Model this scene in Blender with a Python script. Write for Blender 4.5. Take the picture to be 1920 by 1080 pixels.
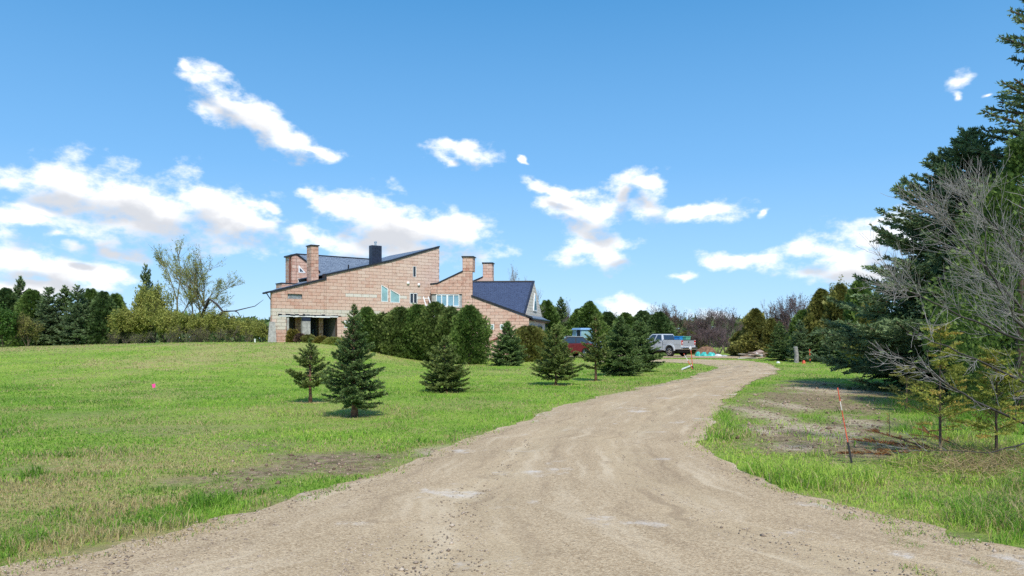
import bpy, math, random
import numpy as np
from mathutils import Vector, Matrix
R = math.radians
SC = bpy.context.scene
COL = SC.collection
for o in list(bpy.data.objects):
    bpy.data.objects.remove(o)

# ------------------------------------------------------------------ camera
EYE, F, HY = 1.6, 1387.0, 634.0          # eye height (m), focal length (photo px), level line (photo px)
cam_d = bpy.data.cameras.new('camera')
cam = bpy.data.objects.new('camera', cam_d); COL.objects.link(cam)
cam.location = (0, 0, EYE); cam.rotation_euler = (R(90), 0, 0)
cam_d.sensor_width = 36; cam_d.lens = 36 * F / 1920
cam_d.shift_y = (HY - 540) / 1920
cam_d.clip_start = 0.05; cam_d.clip_end = 6000
SC.camera = cam

# ------------------------------------------------------------------ light and exposure
SUN_EL, SUN_AZ = R(50), R(166)           # azimuth clockwise from the view direction (+Y): behind the camera, a little to the right
SC.view_settings.view_transform = 'Standard'; SC.view_settings.look = 'None'
SC.view_settings.gamma = 1.0; SC.view_settings.use_curve_mapping = False
SC.view_settings.exposure = 0.45
SC.cycles.max_bounces = 6; SC.cycles.diffuse_bounces = 3; SC.cycles.glossy_bounces = 2
SC.cycles.transmission_bounces = 4; SC.cycles.transparent_max_bounces = 4
SC.cycles.use_denoising = False
SC.cycles.sample_clamp_indirect = 3.0; SC.cycles.sample_clamp_direct = 6.0

sun_d = bpy.data.lights.new('sun', 'SUN'); sun_d.energy = 3.3; sun_d.angle = R(4.5); sun_d.color = (1.0, 0.95, 0.87)
sun = bpy.data.objects.new('sun', sun_d); COL.objects.link(sun)
sdir = Vector((math.sin(SUN_AZ) * math.cos(SUN_EL), math.cos(SUN_AZ) * math.cos(SUN_EL), math.sin(SUN_EL)))
sun.rotation_euler = sdir.to_track_quat('Z', 'Y').to_euler()
sun.location = (40, -40, 60)

W = bpy.data.worlds.new('World'); SC.world = W; W.use_nodes = True
nt = W.node_tree; nt.nodes.clear()
def NN(t, typ, **kw):
    n = t.nodes.new(typ)
    for k, v in kw.items():
        setattr(n, k, v)
    return n
def MA(t, op, a, b=None, c=None, clamp=False):
    n = t.nodes.new('ShaderNodeMath'); n.operation = op; n.use_clamp = clamp
    for i, v in enumerate((a, b, c)):
        if v is None: continue
        if isinstance(v, (int, float)): n.inputs[i].default_value = v
        else: t.links.new(v, n.inputs[i])
    return n.outputs[0]
def MR(t, v, a, b, c, d, smooth=True):
    n = t.nodes.new('ShaderNodeMapRange'); n.interpolation_type = 'SMOOTHSTEP' if smooth else 'LINEAR'
    t.links.new(v, n.inputs[0])
    for i, q in enumerate((a, b, c, d)): n.inputs[i + 1].default_value = q
    return n.outputs[0]
def MIX(t, fac, a, b, blend='MIX'):
    n = t.nodes.new('ShaderNodeMix'); n.data_type = 'RGBA'; n.blend_type = blend
    for s, v in ((n.inputs[0], fac), (n.inputs[6], a), (n.inputs[7], b)):
        if isinstance(v, (int, float)): s.default_value = v
        elif isinstance(v, tuple): s.default_value = v if len(v) == 4 else (*v, 1)
        else: t.links.new(v, s)
    return n.outputs[2]

# clouds: (photo px, photo py, half width px, half height px, tilt deg) turned into compass directions
CLOUDS = [
 (345,122,24,13,-25),(385,152,52,24,-25),(432,196,66,34,-32),(412,214,40,18,0),(480,232,66,32,-28),(540,264,66,26,-14),(590,280,36,12,-8),
 (95,340,92,30,0),(200,366,130,48,-8),(300,400,170,52,-6),(372,376,78,44,0),(440,405,96,42,-12),(250,436,200,32,0),(480,420,60,22,0),
 (40,416,54,22,0),(110,440,34,13,0),(150,466,34,13,0),(256,478,46,17,-6),
 (40,482,100,30,-8),(110,508,110,26,-10),(60,545,130,18,0),(190,520,80,20,0),
 (640,402,66,36,0),(710,424,110,46,-8),(800,436,112,42,-6),(862,446,58,34,0),(655,462,100,28,0),(770,476,150,24,0),(552,452,22,22,-30),(520,392,30,10,-20),(575,372,26,9,-10),
 (876,282,46,20,-6),(846,304,20,12,0),(852,268,22,9,0),(992,290,11,4,-30),
 (1035,350,52,13,-24),(1020,374,46,12,0),(1062,392,62,26,-14),(1112,414,56,40,0),(1080,478,62,20,4),(1130,482,60,26,0),(1160,464,44,20,0),
 (1160,342,40,24,0),(1164,372,22,22,0),(1205,346,46,18,-4),(1228,384,34,26,-20),(1302,394,80,14,0),
 (1421,397,9,6,20),(1400,494,56,14,-12),(1442,494,42,18,0),(1276,512,38,12,0),
 (1520,470,40,22,0),(1585,480,84,28,0),(1648,448,70,44,0),(1655,415,40,16,0),(1600,506,110,20,0),
 (1802,146,16,13,30),(1794,176,9,12,20),(1858,178,10,5,0),
 (1170,574,46,18,0),(1320,588,60,16,0),(60,395,40,12,0),
]
def cloud_group(blobs):
    g = bpy.data.node_groups.new('cloud_cover', 'ShaderNodeTree')
    g.interface.new_socket('P', in_out='INPUT', socket_type='NodeSocketVector')
    g.interface.new_socket('Cover', in_out='OUTPUT', socket_type='NodeSocketFloat')
    gi = g.nodes.new('NodeGroupInput'); go = g.nodes.new('NodeGroupOutput')
    cur = 9.0                              # each step carries the running minimum in z, so the nodes run one after another
    sx = g.nodes.new('ShaderNodeSeparateXYZ'); g.links.new(gi.outputs[0], sx.inputs[0])
    for (px, py, rx, ry, rot) in blobs:
        az = math.atan((px - 960) / F); el = math.atan((HY - py) / math.hypot(F, px - 960))
        cb = g.nodes.new('ShaderNodeCombineXYZ'); g.links.new(sx.outputs[0], cb.inputs[0]); g.links.new(sx.outputs[1], cb.inputs[1])
        if not isinstance(cur, float): g.links.new(cur, cb.inputs[2])
        m = g.nodes.new('ShaderNodeMapping'); m.vector_type = 'TEXTURE'
        m.inputs['Location'].default_value = (az, el, 0)
        m.inputs['Rotation'].default_value = (0, 0, R(rot))
        c2 = math.cos(az) ** 2
        m.inputs['Scale'].default_value = (rx / F * (0.35 + 0.65 * c2) * 1.12, ry / F * math.cos(az) * 1.12, 1e6)
        g.links.new(cb.outputs[0], m.inputs['Vector'])
        l = g.nodes.new('ShaderNodeVectorMath'); l.operation = 'LENGTH'; g.links.new(m.outputs[0], l.inputs[0])
        cur = MA(g, 'SMOOTH_MIN', cur, l.outputs['Value'], 0.3)
    g.links.new(cur, go.inputs[0])
    return g
tc = NN(nt, 'ShaderNodeTexCoord')
sp = NN(nt, 'ShaderNodeSeparateXYZ'); nt.links.new(tc.outputs['Generated'], sp.inputs[0])
az = MA(nt, 'ARCTAN2', sp.outputs[0], sp.outputs[1]); el = MA(nt, 'ARCSINE', sp.outputs[2])
P = NN(nt, 'ShaderNodeCombineXYZ'); nt.links.new(az, P.inputs[0]); nt.links.new(el, P.inputs[1])
stretch = NN(nt, 'ShaderNodeVectorMath', operation='MULTIPLY'); nt.links.new(tc.outputs['Generated'], stretch.inputs[0]); stretch.inputs[1].default_value = (1, 1, 1.7)
wn = NN(nt, 'ShaderNodeTexNoise'); wn.inputs['Scale'].default_value = 11; wn.inputs['Detail'].default_value = 4
nt.links.new(stretch.outputs[0], wn.inputs['Vector'])
wsub = NN(nt, 'ShaderNodeVectorMath', operation='SUBTRACT'); nt.links.new(wn.outputs['Color'], wsub.inputs[0]); wsub.inputs[1].default_value = (0.5, 0.5, 0.5)
wmul = NN(nt, 'ShaderNodeVectorMath', operation='MULTIPLY'); nt.links.new(wsub.outputs[0], wmul.inputs[0]); wmul.inputs[1].default_value = (0.07, 0.05, 0)
Pw = NN(nt, 'ShaderNodeVectorMath', operation='ADD'); nt.links.new(P.outputs[0], Pw.inputs[0]); nt.links.new(wmul.outputs[0], Pw.inputs[1])
fb = NN(nt, 'ShaderNodeTexNoise'); fb.inputs['Scale'].default_value = 17; fb.inputs['Detail'].default_value = 9; fb.inputs['Roughness'].default_value = 0.6
nt.links.new(stretch.outputs[0], fb.inputs['Vector'])
# the same kind of scattered cumulus all round the sky, beyond the directions listed above
gn = NN(nt, 'ShaderNodeTexNoise'); gn.inputs['Scale'].default_value = 3.2; gn.inputs['Detail'].default_value = 4
nt.links.new(stretch.outputs[0], gn.inputs['Vector'])
gen = MR(nt, gn.outputs[0], 0.42, 0.68, 2.0, 0.25, False)
outside = MA(nt, 'MAXIMUM', MR(nt, MA(nt, 'ABSOLUTE', az), 0.64, 0.8, 0, 1), MR(nt, el, 0.44, 0.6, 0, 1))
sky = NN(nt, 'ShaderNodeTexSky'); sky.sky_type = 'NISHITA'; sky.sun_disc = False
sky.sun_elevation = SUN_EL; sky.sun_rotation = SUN_AZ; sky.altitude = 300; sky.air_density = 1.0; sky.dust_density = 0.0; sky.ozone_density = 2.5
rmp = NN(nt, 'ShaderNodeValToRGB'); re = rmp.color_ramp.elements     # clear spring air: pale blue low down, azure higher up
re[0].position = 0.0; re[0].color = (0.40, 0.66, 0.93, 1); re[1].position = 1.0; re[1].color = (0.045, 0.22, 0.52, 1)
for q_, c_ in ((0.10, (0.285, 0.57, 0.91)), (0.22, (0.165, 0.44, 0.82)), (0.42, (0.065, 0.29, 0.63))):
    e_ = re.new(q_); e_.color = (*c_, 1)
nt.links.new(sp.outputs[2], rmp.inputs[0])
rsc = NN(nt, 'ShaderNodeVectorMath', operation='SCALE'); nt.links.new(rmp.outputs[0], rsc.inputs[0]); rsc.inputs['Scale'].default_value = 8.0
skycol = MIX(nt, 0.85, sky.outputs[0], rsc.outputs[0])
def sky_shader(blobs, use_gen):
    def cover(vec):
        if not blobs: return MA(nt, 'SUBTRACT', 1.0, gen)
        n = nt.nodes.new('ShaderNodeGroup'); n.node_tree = blobs; nt.links.new(vec, n.inputs[0]); cv = n.outputs[0]
        if use_gen: cv = MA(nt, 'MINIMUM', cv, MA(nt, 'ADD', gen, MA(nt, 'MULTIPLY', MA(nt, 'SUBTRACT', 1.0, outside), 4.0)))
        return MA(nt, 'MAXIMUM', MA(nt, 'SUBTRACT', 1.0, cv), -1.2)
    fbc = MA(nt, 'SUBTRACT', fb.outputs[0], 0.5)
    c0 = cover(Pw.outputs[0])
    d0 = MA(nt, 'ADD', MA(nt, 'MULTIPLY', c0, 0.62), MA(nt, 'MULTIPLY', fbc, 2.5))
    if blobs:                              # how much cloud lies between this part and the light above it
        Pu = NN(nt, 'ShaderNodeVectorMath', operation='ADD'); nt.links.new(Pw.outputs[0], Pu.inputs[0]); Pu.inputs[1].default_value = (-0.008, 0.024, 0)
        c1 = cover(Pu.outputs[0])
    else: c1 = c0
    alpha = MR(nt, d0, -0.12, 0.58, 0, 1)
    shade = MR(nt, MA(nt, 'ADD', c1, MA(nt, 'MULTIPLY', fbc, 1.1)), 0.12, 0.85, 0, 0.95)
    cc = MIX(nt, shade, (8.5, 8.5, 8.5), (4.6, 4.8, 5.2))
    b = NN(nt, 'ShaderNodeBackground'); b.inputs['Strength'].default_value = 0.11
    nt.links.new(MIX(nt, alpha, skycol, cc), b.inputs['Color']); return b.outputs[0]
def mixs(fac, a, b):
    m = NN(nt, 'ShaderNodeMixShader'); nt.links.new(fac, m.inputs[0]); nt.links.new(a, m.inputs[1]); nt.links.new(b, m.inputs[2]); return m.outputs[0]
cuts = [-400, 330, 640, 960, 1330, 2400]   # the listed clouds, sector by sector, so that each direction only looks at its own
shader = None
for i in range(len(cuts) - 1):
    bl = [c for c in CLOUDS if c[0] + 2.0 * c[2] + 90 > cuts[i] and c[0] - 2.0 * c[2] - 90 < cuts[i + 1]]
    s_ = sky_shader(cloud_group(bl), True)
    shader = s_ if shader is None else mixs(MA(nt, 'GREATER_THAN', az, math.atan((cuts[i] - 960) / F)), shader, s_)
front = MA(nt, 'MULTIPLY', MA(nt, 'LESS_THAN', MA(nt, 'ABSOLUTE', az), 0.82), MA(nt, 'MULTIPLY', MA(nt, 'LESS_THAN', el, 0.62), MA(nt, 'GREATER_THAN', el, -0.02)))
shader = mixs(front, sky_shader(None, True), shader)
wo = NN(nt, 'ShaderNodeOutputWorld'); nt.links.new(shader, wo.inputs[0])

# ------------------------------------------------------------------ helpers
def setp(o, label=None, cat=None, group=None, kind=None):
    if label: o['label'] = label
    if cat: o['category'] = cat
    if group: o['group'] = group
    if kind: o['kind'] = kind
    return o
def empty(name, loc, rz=0.0, label=None, cat=None, group=None):
    o = bpy.data.objects.new(name, None); COL.objects.link(o)
    o.location = loc; o.rotation_euler = (0, 0, rz); o.empty_display_size = 0.2
    return setp(o, label, cat, group)
def mesh_np(name, V, Fc, mat, tint=None, smooth=False, attrs=None):
    V = np.asarray(V, np.float32).reshape(-1, 3); Fc = np.asarray(Fc, np.int32)
    me = bpy.data.meshes.new(name); m, k = Fc.shape
    me.vertices.add(len(V)); me.vertices.foreach_set('co', V.ravel())
    me.loops.add(m * k); me.loops.foreach_set('vertex_index', Fc.ravel())
    me.polygons.add(m); me.polygons.foreach_set('loop_start', np.arange(0, m * k, k, dtype=np.int32))
    me.update(calc_edges=True)
    if smooth: me.polygons.foreach_set('use_smooth', np.ones(m, bool))
    if tint is not None:
        a = me.attributes.new('tint', 'FLOAT', 'POINT'); a.data.foreach_set('value', np.asarray(tint, np.float32))
    for nm, arr in (attrs or {}).items():
        a = me.attributes.new(nm, 'FLOAT', 'POINT'); a.data.foreach_set('value', np.asarray(arr, np.float32))
    if mat: me.materials.append(mat)
    return me
def put(name, me, parent=None, loc=(0, 0, 0), rot=(0, 0, 0), scale=(1, 1, 1)):
    o = bpy.data.objects.new(name, me); COL.objects.link(o)
    o.location = loc; o.rotation_euler = rot; o.scale = scale
    if parent: o.parent = parent
    return o
class MB:
    """collects shapes; build() links them as one mesh object"""
    def __init__(s): s.v = []; s.f = []; s.t = []
    def add(s, V, Fs, tint=0.5):
        n = len(s.v); s.v += [tuple(map(float, p)) for p in V]; s.f += [tuple(i + n for i in f) for f in Fs]; s.t += [tint] * len(V)
    def box(s, c, size, rz=0.0, tint=0.5, M=None):
        hx, hy, hz = size[0] / 2, size[1] / 2, size[2] / 2
        V = [Vector((x, y, z)) for x in (-hx, hx) for y in (-hy, hy) for z in (-hz, hz)]
        T = Matrix.Translation(c) @ Matrix.Rotation(rz, 4, 'Z')
        if M: T = M @ T
        s.add([T @ p for p in V], [(0, 1, 3, 2), (4, 6, 7, 5), (0, 4, 5, 1), (2, 3, 7, 6), (0, 2, 6, 4), (1, 5, 7, 3)], tint)
    def prism(s, A, B, tint=0.5):
        n = len(A); s.add(list(A) + list(B), [tuple(range(n))[::-1], tuple(range(n, 2 * n))] + [(i, (i + 1) % n, n + (i + 1) % n, n + i) for i in range(n)], tint)
    def tube(s, pts, rad, k=6, cap=True, tint=0.5):
        pts = [Vector(p) for p in pts]; n = len(pts)
        rad = rad if isinstance(rad, (list, tuple)) else [rad] * n
        V = []; Fs = []
        for i, p in enumerate(pts):
            d = (pts[min(i + 1, n - 1)] - pts[max(i - 1, 0)]).normalized()
            a = d.orthogonal().normalized() if abs(d.z) > 0.99 else Vector((0, 0, 1)).cross(d).normalized()
            b = d.cross(a)
            for j in range(k):
                q = 2 * math.pi * j / k; V.append(p + (a * math.cos(q) + b * math.sin(q)) * rad[i])
        for i in range(n - 1):
            for j in range(k):
                Fs.append((i * k + j, i * k + (j + 1) % k, (i + 1) * k + (j + 1) % k, (i + 1) * k + j))
        if cap: Fs += [tuple(range(k))[::-1], tuple(range((n - 1) * k, n * k))]
        s.add(V, Fs, tint)
    def lathe(s, prof, c, axis='Z', k=20, tint=0.5):
        V = []; Fs = []
        for (r, h) in prof:
            for j in range(k):
                q = 2 * math.pi * j / k; x, y = r * math.cos(q), r * math.sin(q)
                V.append({'Z': (x, y, h), 'Y': (x, h, y), 'X': (h, x, y)}[axis])
        for i in range(len(prof) - 1):
            for j in range(k): Fs.append((i * k + j, i * k + (j + 1) % k, (i + 1) * k + (j + 1) % k, (i + 1) * k + j))
        s.add([(a + c[0], b + c[1], d + c[2]) for a, b, d in V], Fs, tint)
    def mesh(s, name, mat, org=(0, 0, 0), smooth=False):
        me = bpy.data.meshes.new(name)
        me.from_pydata([(a - org[0], b - org[1], c - org[2]) for a, b, c in s.v], [], s.f)
        a = me.attributes.new('tint', 'FLOAT', 'POINT'); a.data.foreach_set('value', np.asarray(s.t, np.float32))
        if mat: me.materials.append(mat)
        if smooth: me.polygons.foreach_set('use_smooth', [True] * len(me.polygons))
        me.update(); return me
    def build(s, name, mat, parent=None, org=(0, 0, 0), smooth=False, bevel=0):
        o = put(name, s.mesh(name, mat, org, smooth), parent)
        if bevel:
            b = o.modifiers.new('bevel', 'BEVEL'); b.width = bevel; b.segments = 2; b.limit_method = 'ANGLE'; b.angle_limit = R(35)
        return o
# value noise
def vnoise(x, y, scale, seed=0):
    x = np.asarray(x, float) / scale + 1000.3; y = np.asarray(y, float) / scale + 777.7
    xi = np.floor(x).astype(np.int64); yi = np.floor(y).astype(np.int64); fx = x - xi; fy = y - yi
    fx = fx * fx * (3 - 2 * fx); fy = fy * fy * (3 - 2 * fy)
    def h(a, b):
        n = (a * 374761393 + b * 668265263 + seed * 974634777) & 0xffffffff
        n = ((n ^ (n >> 13)) * 1274126177) & 0xffffffff
        return ((n ^ (n >> 16)) & 0xffff) / 65535.0
    return (h(xi, yi) * (1 - fx) + h(xi + 1, yi) * fx) * (1 - fy) + (h(xi, yi + 1) * (1 - fx) + h(xi + 1, yi + 1) * fx) * fy
def fbm(x, y, scale, seed=0, o=4):
    t = 0; a = 0.5; n = 0
    for i in range(o):
        t = t + a * vnoise(x, y, scale / 2 ** i, seed + i * 17); n += a; a *= 0.5
    return t / n
def sm(a, b, t):
    t = np.clip((np.asarray(t, float) - a) / (b - a), 0, 1); return t * t * (3 - 2 * t)
def ground_z(x, y):
    x = np.asarray(x, float); y = np.asarray(y, float)
    up = 1.30 * sm(23, 47, y) * (1 - sm(-13.5, -3.2, x)) * (0.66 + 0.34 * sm(-40, -19, x))
    und = (vnoise(x, y, 6.0, 3) - 0.5) * 0.10 * sm(-1.5, -6, x) * sm(10, 18, y)
    return up + und
def gz(x, y): return float(ground_z(x, y))
def plan(px, py):                       # point of the level ground seen at that place of the photo
    d = EYE * F / (py - HY); return ((px - 960) / F * d, d)
def at(px, py, d): return Vector(((px - 960) / F * d, d, EYE - (py - HY) / F * d))

# ------------------------------------------------------------------ materials
def mat(name, build):
    m = bpy.data.materials.new(name); m.use_nodes = True; t = m.node_tree; t.nodes.clear()
    out = t.nodes.new('ShaderNodeOutputMaterial'); build(t, out); return m
def plain(name, col, rough=0.6, metal=0.0, var=0.12, vscale=6.0, spec=0.4, bump=0.0, bscale=40, coat=0.0):
    def b(t, out):
        p = NN(t, 'ShaderNodeBsdfPrincipled'); g = NN(t, 'ShaderNodeNewGeometry')
        n = NN(t, 'ShaderNodeTexNoise'); n.inputs['Scale'].default_value = vscale; n.inputs['Detail'].default_value = 5
        t.links.new(g.outputs['Position'], n.inputs['Vector'])
        f = MR(t, n.outputs[0], 0.3, 0.7, 0, 1)
        c = MIX(t, f, tuple(v * (1 - var) for v in col), tuple(min(1, v * (1 + var)) for v in col))
        t.links.new(c, p.inputs['Base Color']); p.inputs['Roughness'].default_value = rough; p.inputs['Metallic'].default_value = metal
        p.inputs['Specular IOR Level'].default_value = spec; p.inputs['Coat Weight'].default_value = coat; p.inputs['Coat Roughness'].default_value = 0.06
        if bump:
            n2 = NN(t, 'ShaderNodeTexNoise'); n2.inputs['Scale'].default_value = bscale; n2.inputs['Detail'].default_value = 6
            t.links.new(g.outputs['Position'], n2.inputs['Vector'])
            bm = NN(t, 'ShaderNodeBump'); bm.inputs['Strength'].default_value = bump; bm.inputs['Distance'].default_value = 0.03
            t.links.new(n2.outputs[0], bm.inputs['Height']); t.links.new(bm.outputs[0], p.inputs['Normal'])
        t.links.new(p.outputs[0], out.inputs[0])
    return mat(name, b)
def foliage(name, c1, c2, trans=0.25, rough=0.55, c3=None):
    def b(t, out):
        a = NN(t, 'ShaderNodeAttribute', attribute_name='tint')
        r = NN(t, 'ShaderNodeValToRGB'); e = r.color_ramp.elements
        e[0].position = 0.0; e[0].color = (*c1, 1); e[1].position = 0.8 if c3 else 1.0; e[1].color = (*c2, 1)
        if c3:
            q = e.new(1.0); q.color = (*c3, 1)
        t.links.new(a.outputs['Fac'], r.inputs[0])
        p = NN(t, 'ShaderNodeBsdfPrincipled'); p.inputs['Roughness'].default_value = rough; p.inputs['Specular IOR Level'].default_value = 0.25
        t.links.new(r.outputs[0], p.inputs['Base Color'])
        tr = NN(t, 'ShaderNodeBsdfTranslucent'); t.links.new(r.outputs[0], tr.inputs[0])
        mx = NN(t, 'ShaderNodeMixShader'); mx.inputs[0].default_value = trans
        t.links.new(p.outputs[0], mx.inputs[1]); t.links.new(tr.outputs[0], mx.inputs[2]); t.links.new(mx.outputs[0], out.inputs[0])
    return mat(name, b)
M = {}
def m_block(t, out):
    a = NN(t, 'ShaderNodeAttribute', attribute_name='tint'); oi = NN(t, 'ShaderNodeObjectInfo'); g = NN(t, 'ShaderNodeNewGeometry')
    r = NN(t, 'ShaderNodeValToRGB'); e = r.color_ramp.elements
    e[0].position = 0.0; e[0].color = (0.43, 0.200, 0.145, 1); e[1].position = 0.8; e[1].color = (0.68, 0.51, 0.42, 1)
    q = e.new(0.35); q.color = (0.575, 0.350, 0.270, 1); q = e.new(0.805); q.color = (0.56, 0.52, 0.44, 1); q = e.new(1.0); q.color = (0.68, 0.66, 0.60, 1)
    t.links.new(a.outputs['Fac'], r.inputs[0])
    n = NN(t, 'ShaderNodeTexNoise'); n.inputs['Scale'].default_value = 3.0; n.inputs['Detail'].default_value = 8; n.inputs['Roughness'].default_value = 0.7
    t.links.new(g.outputs['Position'], n.inputs['Vector'])
    c = MIX(t, MR(t, n.outputs[0], 0.35, 0.65, 0, 0.5), r.outputs[0], (0.68, 0.53, 0.45))
    n3 = NN(t, 'ShaderNodeTexNoise'); n3.inputs['Scale'].default_value = 1.1; n3.inputs['Detail'].default_value = 9; n3.inputs['Roughness'].default_value = 0.75
    t.links.new(g.outputs['Position'], n3.inputs['Vector'])
    c = MIX(t, MR(t, n3.outputs[0], 0.60, 0.78, 0, 0.7), c, (0.22, 0.075, 0.05))
    p = NN(t, 'ShaderNodeBsdfPrincipled'); p.inputs['Roughness'].default_value = 0.85; p.inputs['Specular IOR Level'].default_value = 0.2
    t.links.new(c, p.inputs['Base Color'])
    n2 = NN(t, 'ShaderNodeTexNoise'); n2.inputs['Scale'].default_value = 18; n2.inputs['Detail'].default_value = 6; t.links.new(g.outputs['Position'], n2.inputs['Vector'])
    b = NN(t, 'ShaderNodeBump'); b.inputs['Strength'].default_value = 0.5; b.inputs['Distance'].default_value = 0.03; t.links.new(n2.outputs[0], b.inputs['Height']); t.links.new(b.outputs[0], p.inputs['Normal'])
    t.links.new(p.outputs[0], out.inputs[0])
M['block'] = mat('split_face_block', m_block)
M['mortar'] = plain('dark_mortar', (0.13, 0.075, 0.055), 0.95, vscale=8)
M['palestone'] = plain('pale_stone', (0.62, 0.56, 0.50), 0.85, vscale=5, bump=0.4, bscale=14)
M['concrete'] = plain('weathered_concrete', (0.36, 0.35, 0.33), 0.9, var=0.22, vscale=5, bump=0.3)
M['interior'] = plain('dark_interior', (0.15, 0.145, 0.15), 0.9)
M['darkblue'] = plain('dark_blue_door', (0.03, 0.035, 0.06), 0.5)
M['metal_dark'] = plain('navy_sheet_metal', (0.028, 0.036, 0.062), 0.38, 0.3, var=0.25)
M['fascia'] = plain('black_fascia', (0.02, 0.022, 0.03), 0.45)
M['white'] = plain('white_vinyl', (0.80, 0.80, 0.80), 0.4, var=0.04)
M['flue'] = plain('galvanised_flue', (0.6, 0.6, 0.6), 0.3, 0.8)
M['brown_pipe'] = plain('brown_downpipe', (0.16, 0.045, 0.03), 0.5)
M['glass'] = plain('window_glass', (0.20, 0.36, 0.46), 0.06, var=0.15, vscale=1.5, spec=0.9)  # blue base colour carries the sky and blinds mirrored in the panes
M['glass_teal'] = plain('reflection_tinted_glass', (0.26, 0.44, 0.46), 0.12, var=0.18, vscale=1.2, spec=0.8)  # light teal reflection of sky and blinds is put into the base colour
M['glass_dark'] = plain('dark_glass', (0.03, 0.045, 0.07), 0.05, spec=0.9)
M['louver'] = plain('grey_panel', (0.36, 0.38, 0.39), 0.6, var=0.2)
def m_shingle(light, dark):
    def b(t, out):
        uv = NN(t, 'ShaderNodeUVMap'); 
        br = NN(t, 'ShaderNodeTexBrick'); br.inputs['Scale'].default_value = 1.0
        br.inputs['Brick Width'].default_value = 0.33; br.inputs['Row Height'].default_value = 0.145; br.inputs['Mortar Size'].default_value = 0.012
        br.inputs['Color1'].default_value = (*light, 1); br.inputs['Color2'].default_value = (*dark, 1); br.inputs['Mortar'].default_value = (*[v * 0.35 for v in dark], 1)
        t.links.new(uv.outputs[0], br.inputs['Vector'])
        n = NN(t, 'ShaderNodeTexNoise'); n.inputs['Scale'].default_value = 9; n.inputs['Detail'].default_value = 6; t.links.new(uv.outputs[0], n.inputs['Vector'])
        c = MIX(t, MR(t, n.outputs[0], 0.3, 0.75, 0, 0.6), br.outputs[0], tuple(min(1, v * 1.9) for v in light))
        p = NN(t, 'ShaderNodeBsdfPrincipled'); p.inputs['Roughness'].default_value = 0.7; t.links.new(c, p.inputs['Base Color'])
        bm = NN(t, 'ShaderNodeBump'); bm.inputs['Strength'].default_value = 0.7; bm.inputs['Distance'].default_value = 0.02; bm.invert = True
        t.links.new(br.outputs['Fac'], bm.inputs['Height']); t.links.new(bm.outputs[0], p.inputs['Normal']); t.links.new(p.outputs[0], out.inputs[0])
    return b
M['shingle'] = mat('navy_shingles', m_shingle((0.040, 0.062, 0.125), (0.020, 0.034, 0.080)))
M['shingle2'] = mat('grey_blue_shingles', m_shingle((0.14, 0.18, 0.24), (0.075, 0.105, 0.16)))
M['twig_dark'] = plain('dark_brown_twigs', (0.12, 0.095, 0.078), 0.9, var=0.25)
M['twig_olive'] = plain('olive_twigs', (0.21, 0.18, 0.10), 0.9, var=0.25)
M['bark'] = plain('brown_bark', (0.11, 0.075, 0.055), 0.9, var=0.35, vscale=14)
M['bark_red'] = plain('reddish_bark', (0.19, 0.10, 0.065), 0.9, var=0.35, vscale=14)
M['bark_grey'] = plain('grey_bark', (0.27, 0.25, 0.24), 0.9, var=0.3, vscale=10)
M['bark_dark'] = plain('dark_bark', (0.05, 0.043, 0.042), 0.9, var=0.3, vscale=10)
M['twig_purple'] = plain('purplish_twigs', (0.15, 0.11, 0.115), 0.9, var=0.25)
M['twig_brown'] = plain('brown_twigs', (0.17, 0.125, 0.09), 0.9, var=0.25)
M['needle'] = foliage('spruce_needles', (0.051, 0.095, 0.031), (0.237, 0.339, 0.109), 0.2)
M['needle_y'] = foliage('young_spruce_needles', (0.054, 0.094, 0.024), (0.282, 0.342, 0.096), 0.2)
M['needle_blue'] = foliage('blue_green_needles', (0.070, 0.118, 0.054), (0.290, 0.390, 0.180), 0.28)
M['hedge'] = foliage('cedar_hedge_leaves', (0.043, 0.075, 0.020), (0.194, 0.256, 0.069), 0.25, c3=(0.26, 0.30, 0.09))
M['cedar_dark'] = foliage('dark_cedar_leaves', (0.045, 0.088, 0.030), (0.169, 0.250, 0.083), 0.25)
M['cedar_green'] = foliage('green_cedar_leaves', (0.048, 0.101, 0.023), (0.213, 0.305, 0.071), 0.25)
M['cedar_olive'] = foliage('olive_cedar_leaves', (0.095, 0.100, 0.024), (0.330, 0.325, 0.088), 0.3)
M['leaf_lime'] = foliage('young_lime_leaves', (0.18, 0.21, 0.04), (0.48, 0.49, 0.13), 0.35)
M['leaf_green'] = foliage('fresh_green_leaves', (0.035, 0.085, 0.012), (0.11, 0.21, 0.04), 0.3)
M['leaf_gold'] = foliage('golden_juniper', (0.10, 0.09, 0.02), (0.30, 0.24, 0.05), 0.2)
M['cedar_young'] = foliage('young_cedar_fronds', (0.13, 0.17, 0.03), (0.42, 0.44, 0.09), 0.4, c3=(0.52, 0.36, 0.10))
M['leaf_red'] = foliage('reddish_buds', (0.09, 0.055, 0.05), (0.20, 0.12, 0.09), 0.2)
M['straw'] = foliage('dry_straw', (0.22, 0.15, 0.07), (0.50, 0.38, 0.20), 0.2)
M['rust'] = foliage('dead_rusty_needles', (0.20, 0.08, 0.03), (0.42, 0.19, 0.07), 0.2)

exec_order = []
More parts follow.
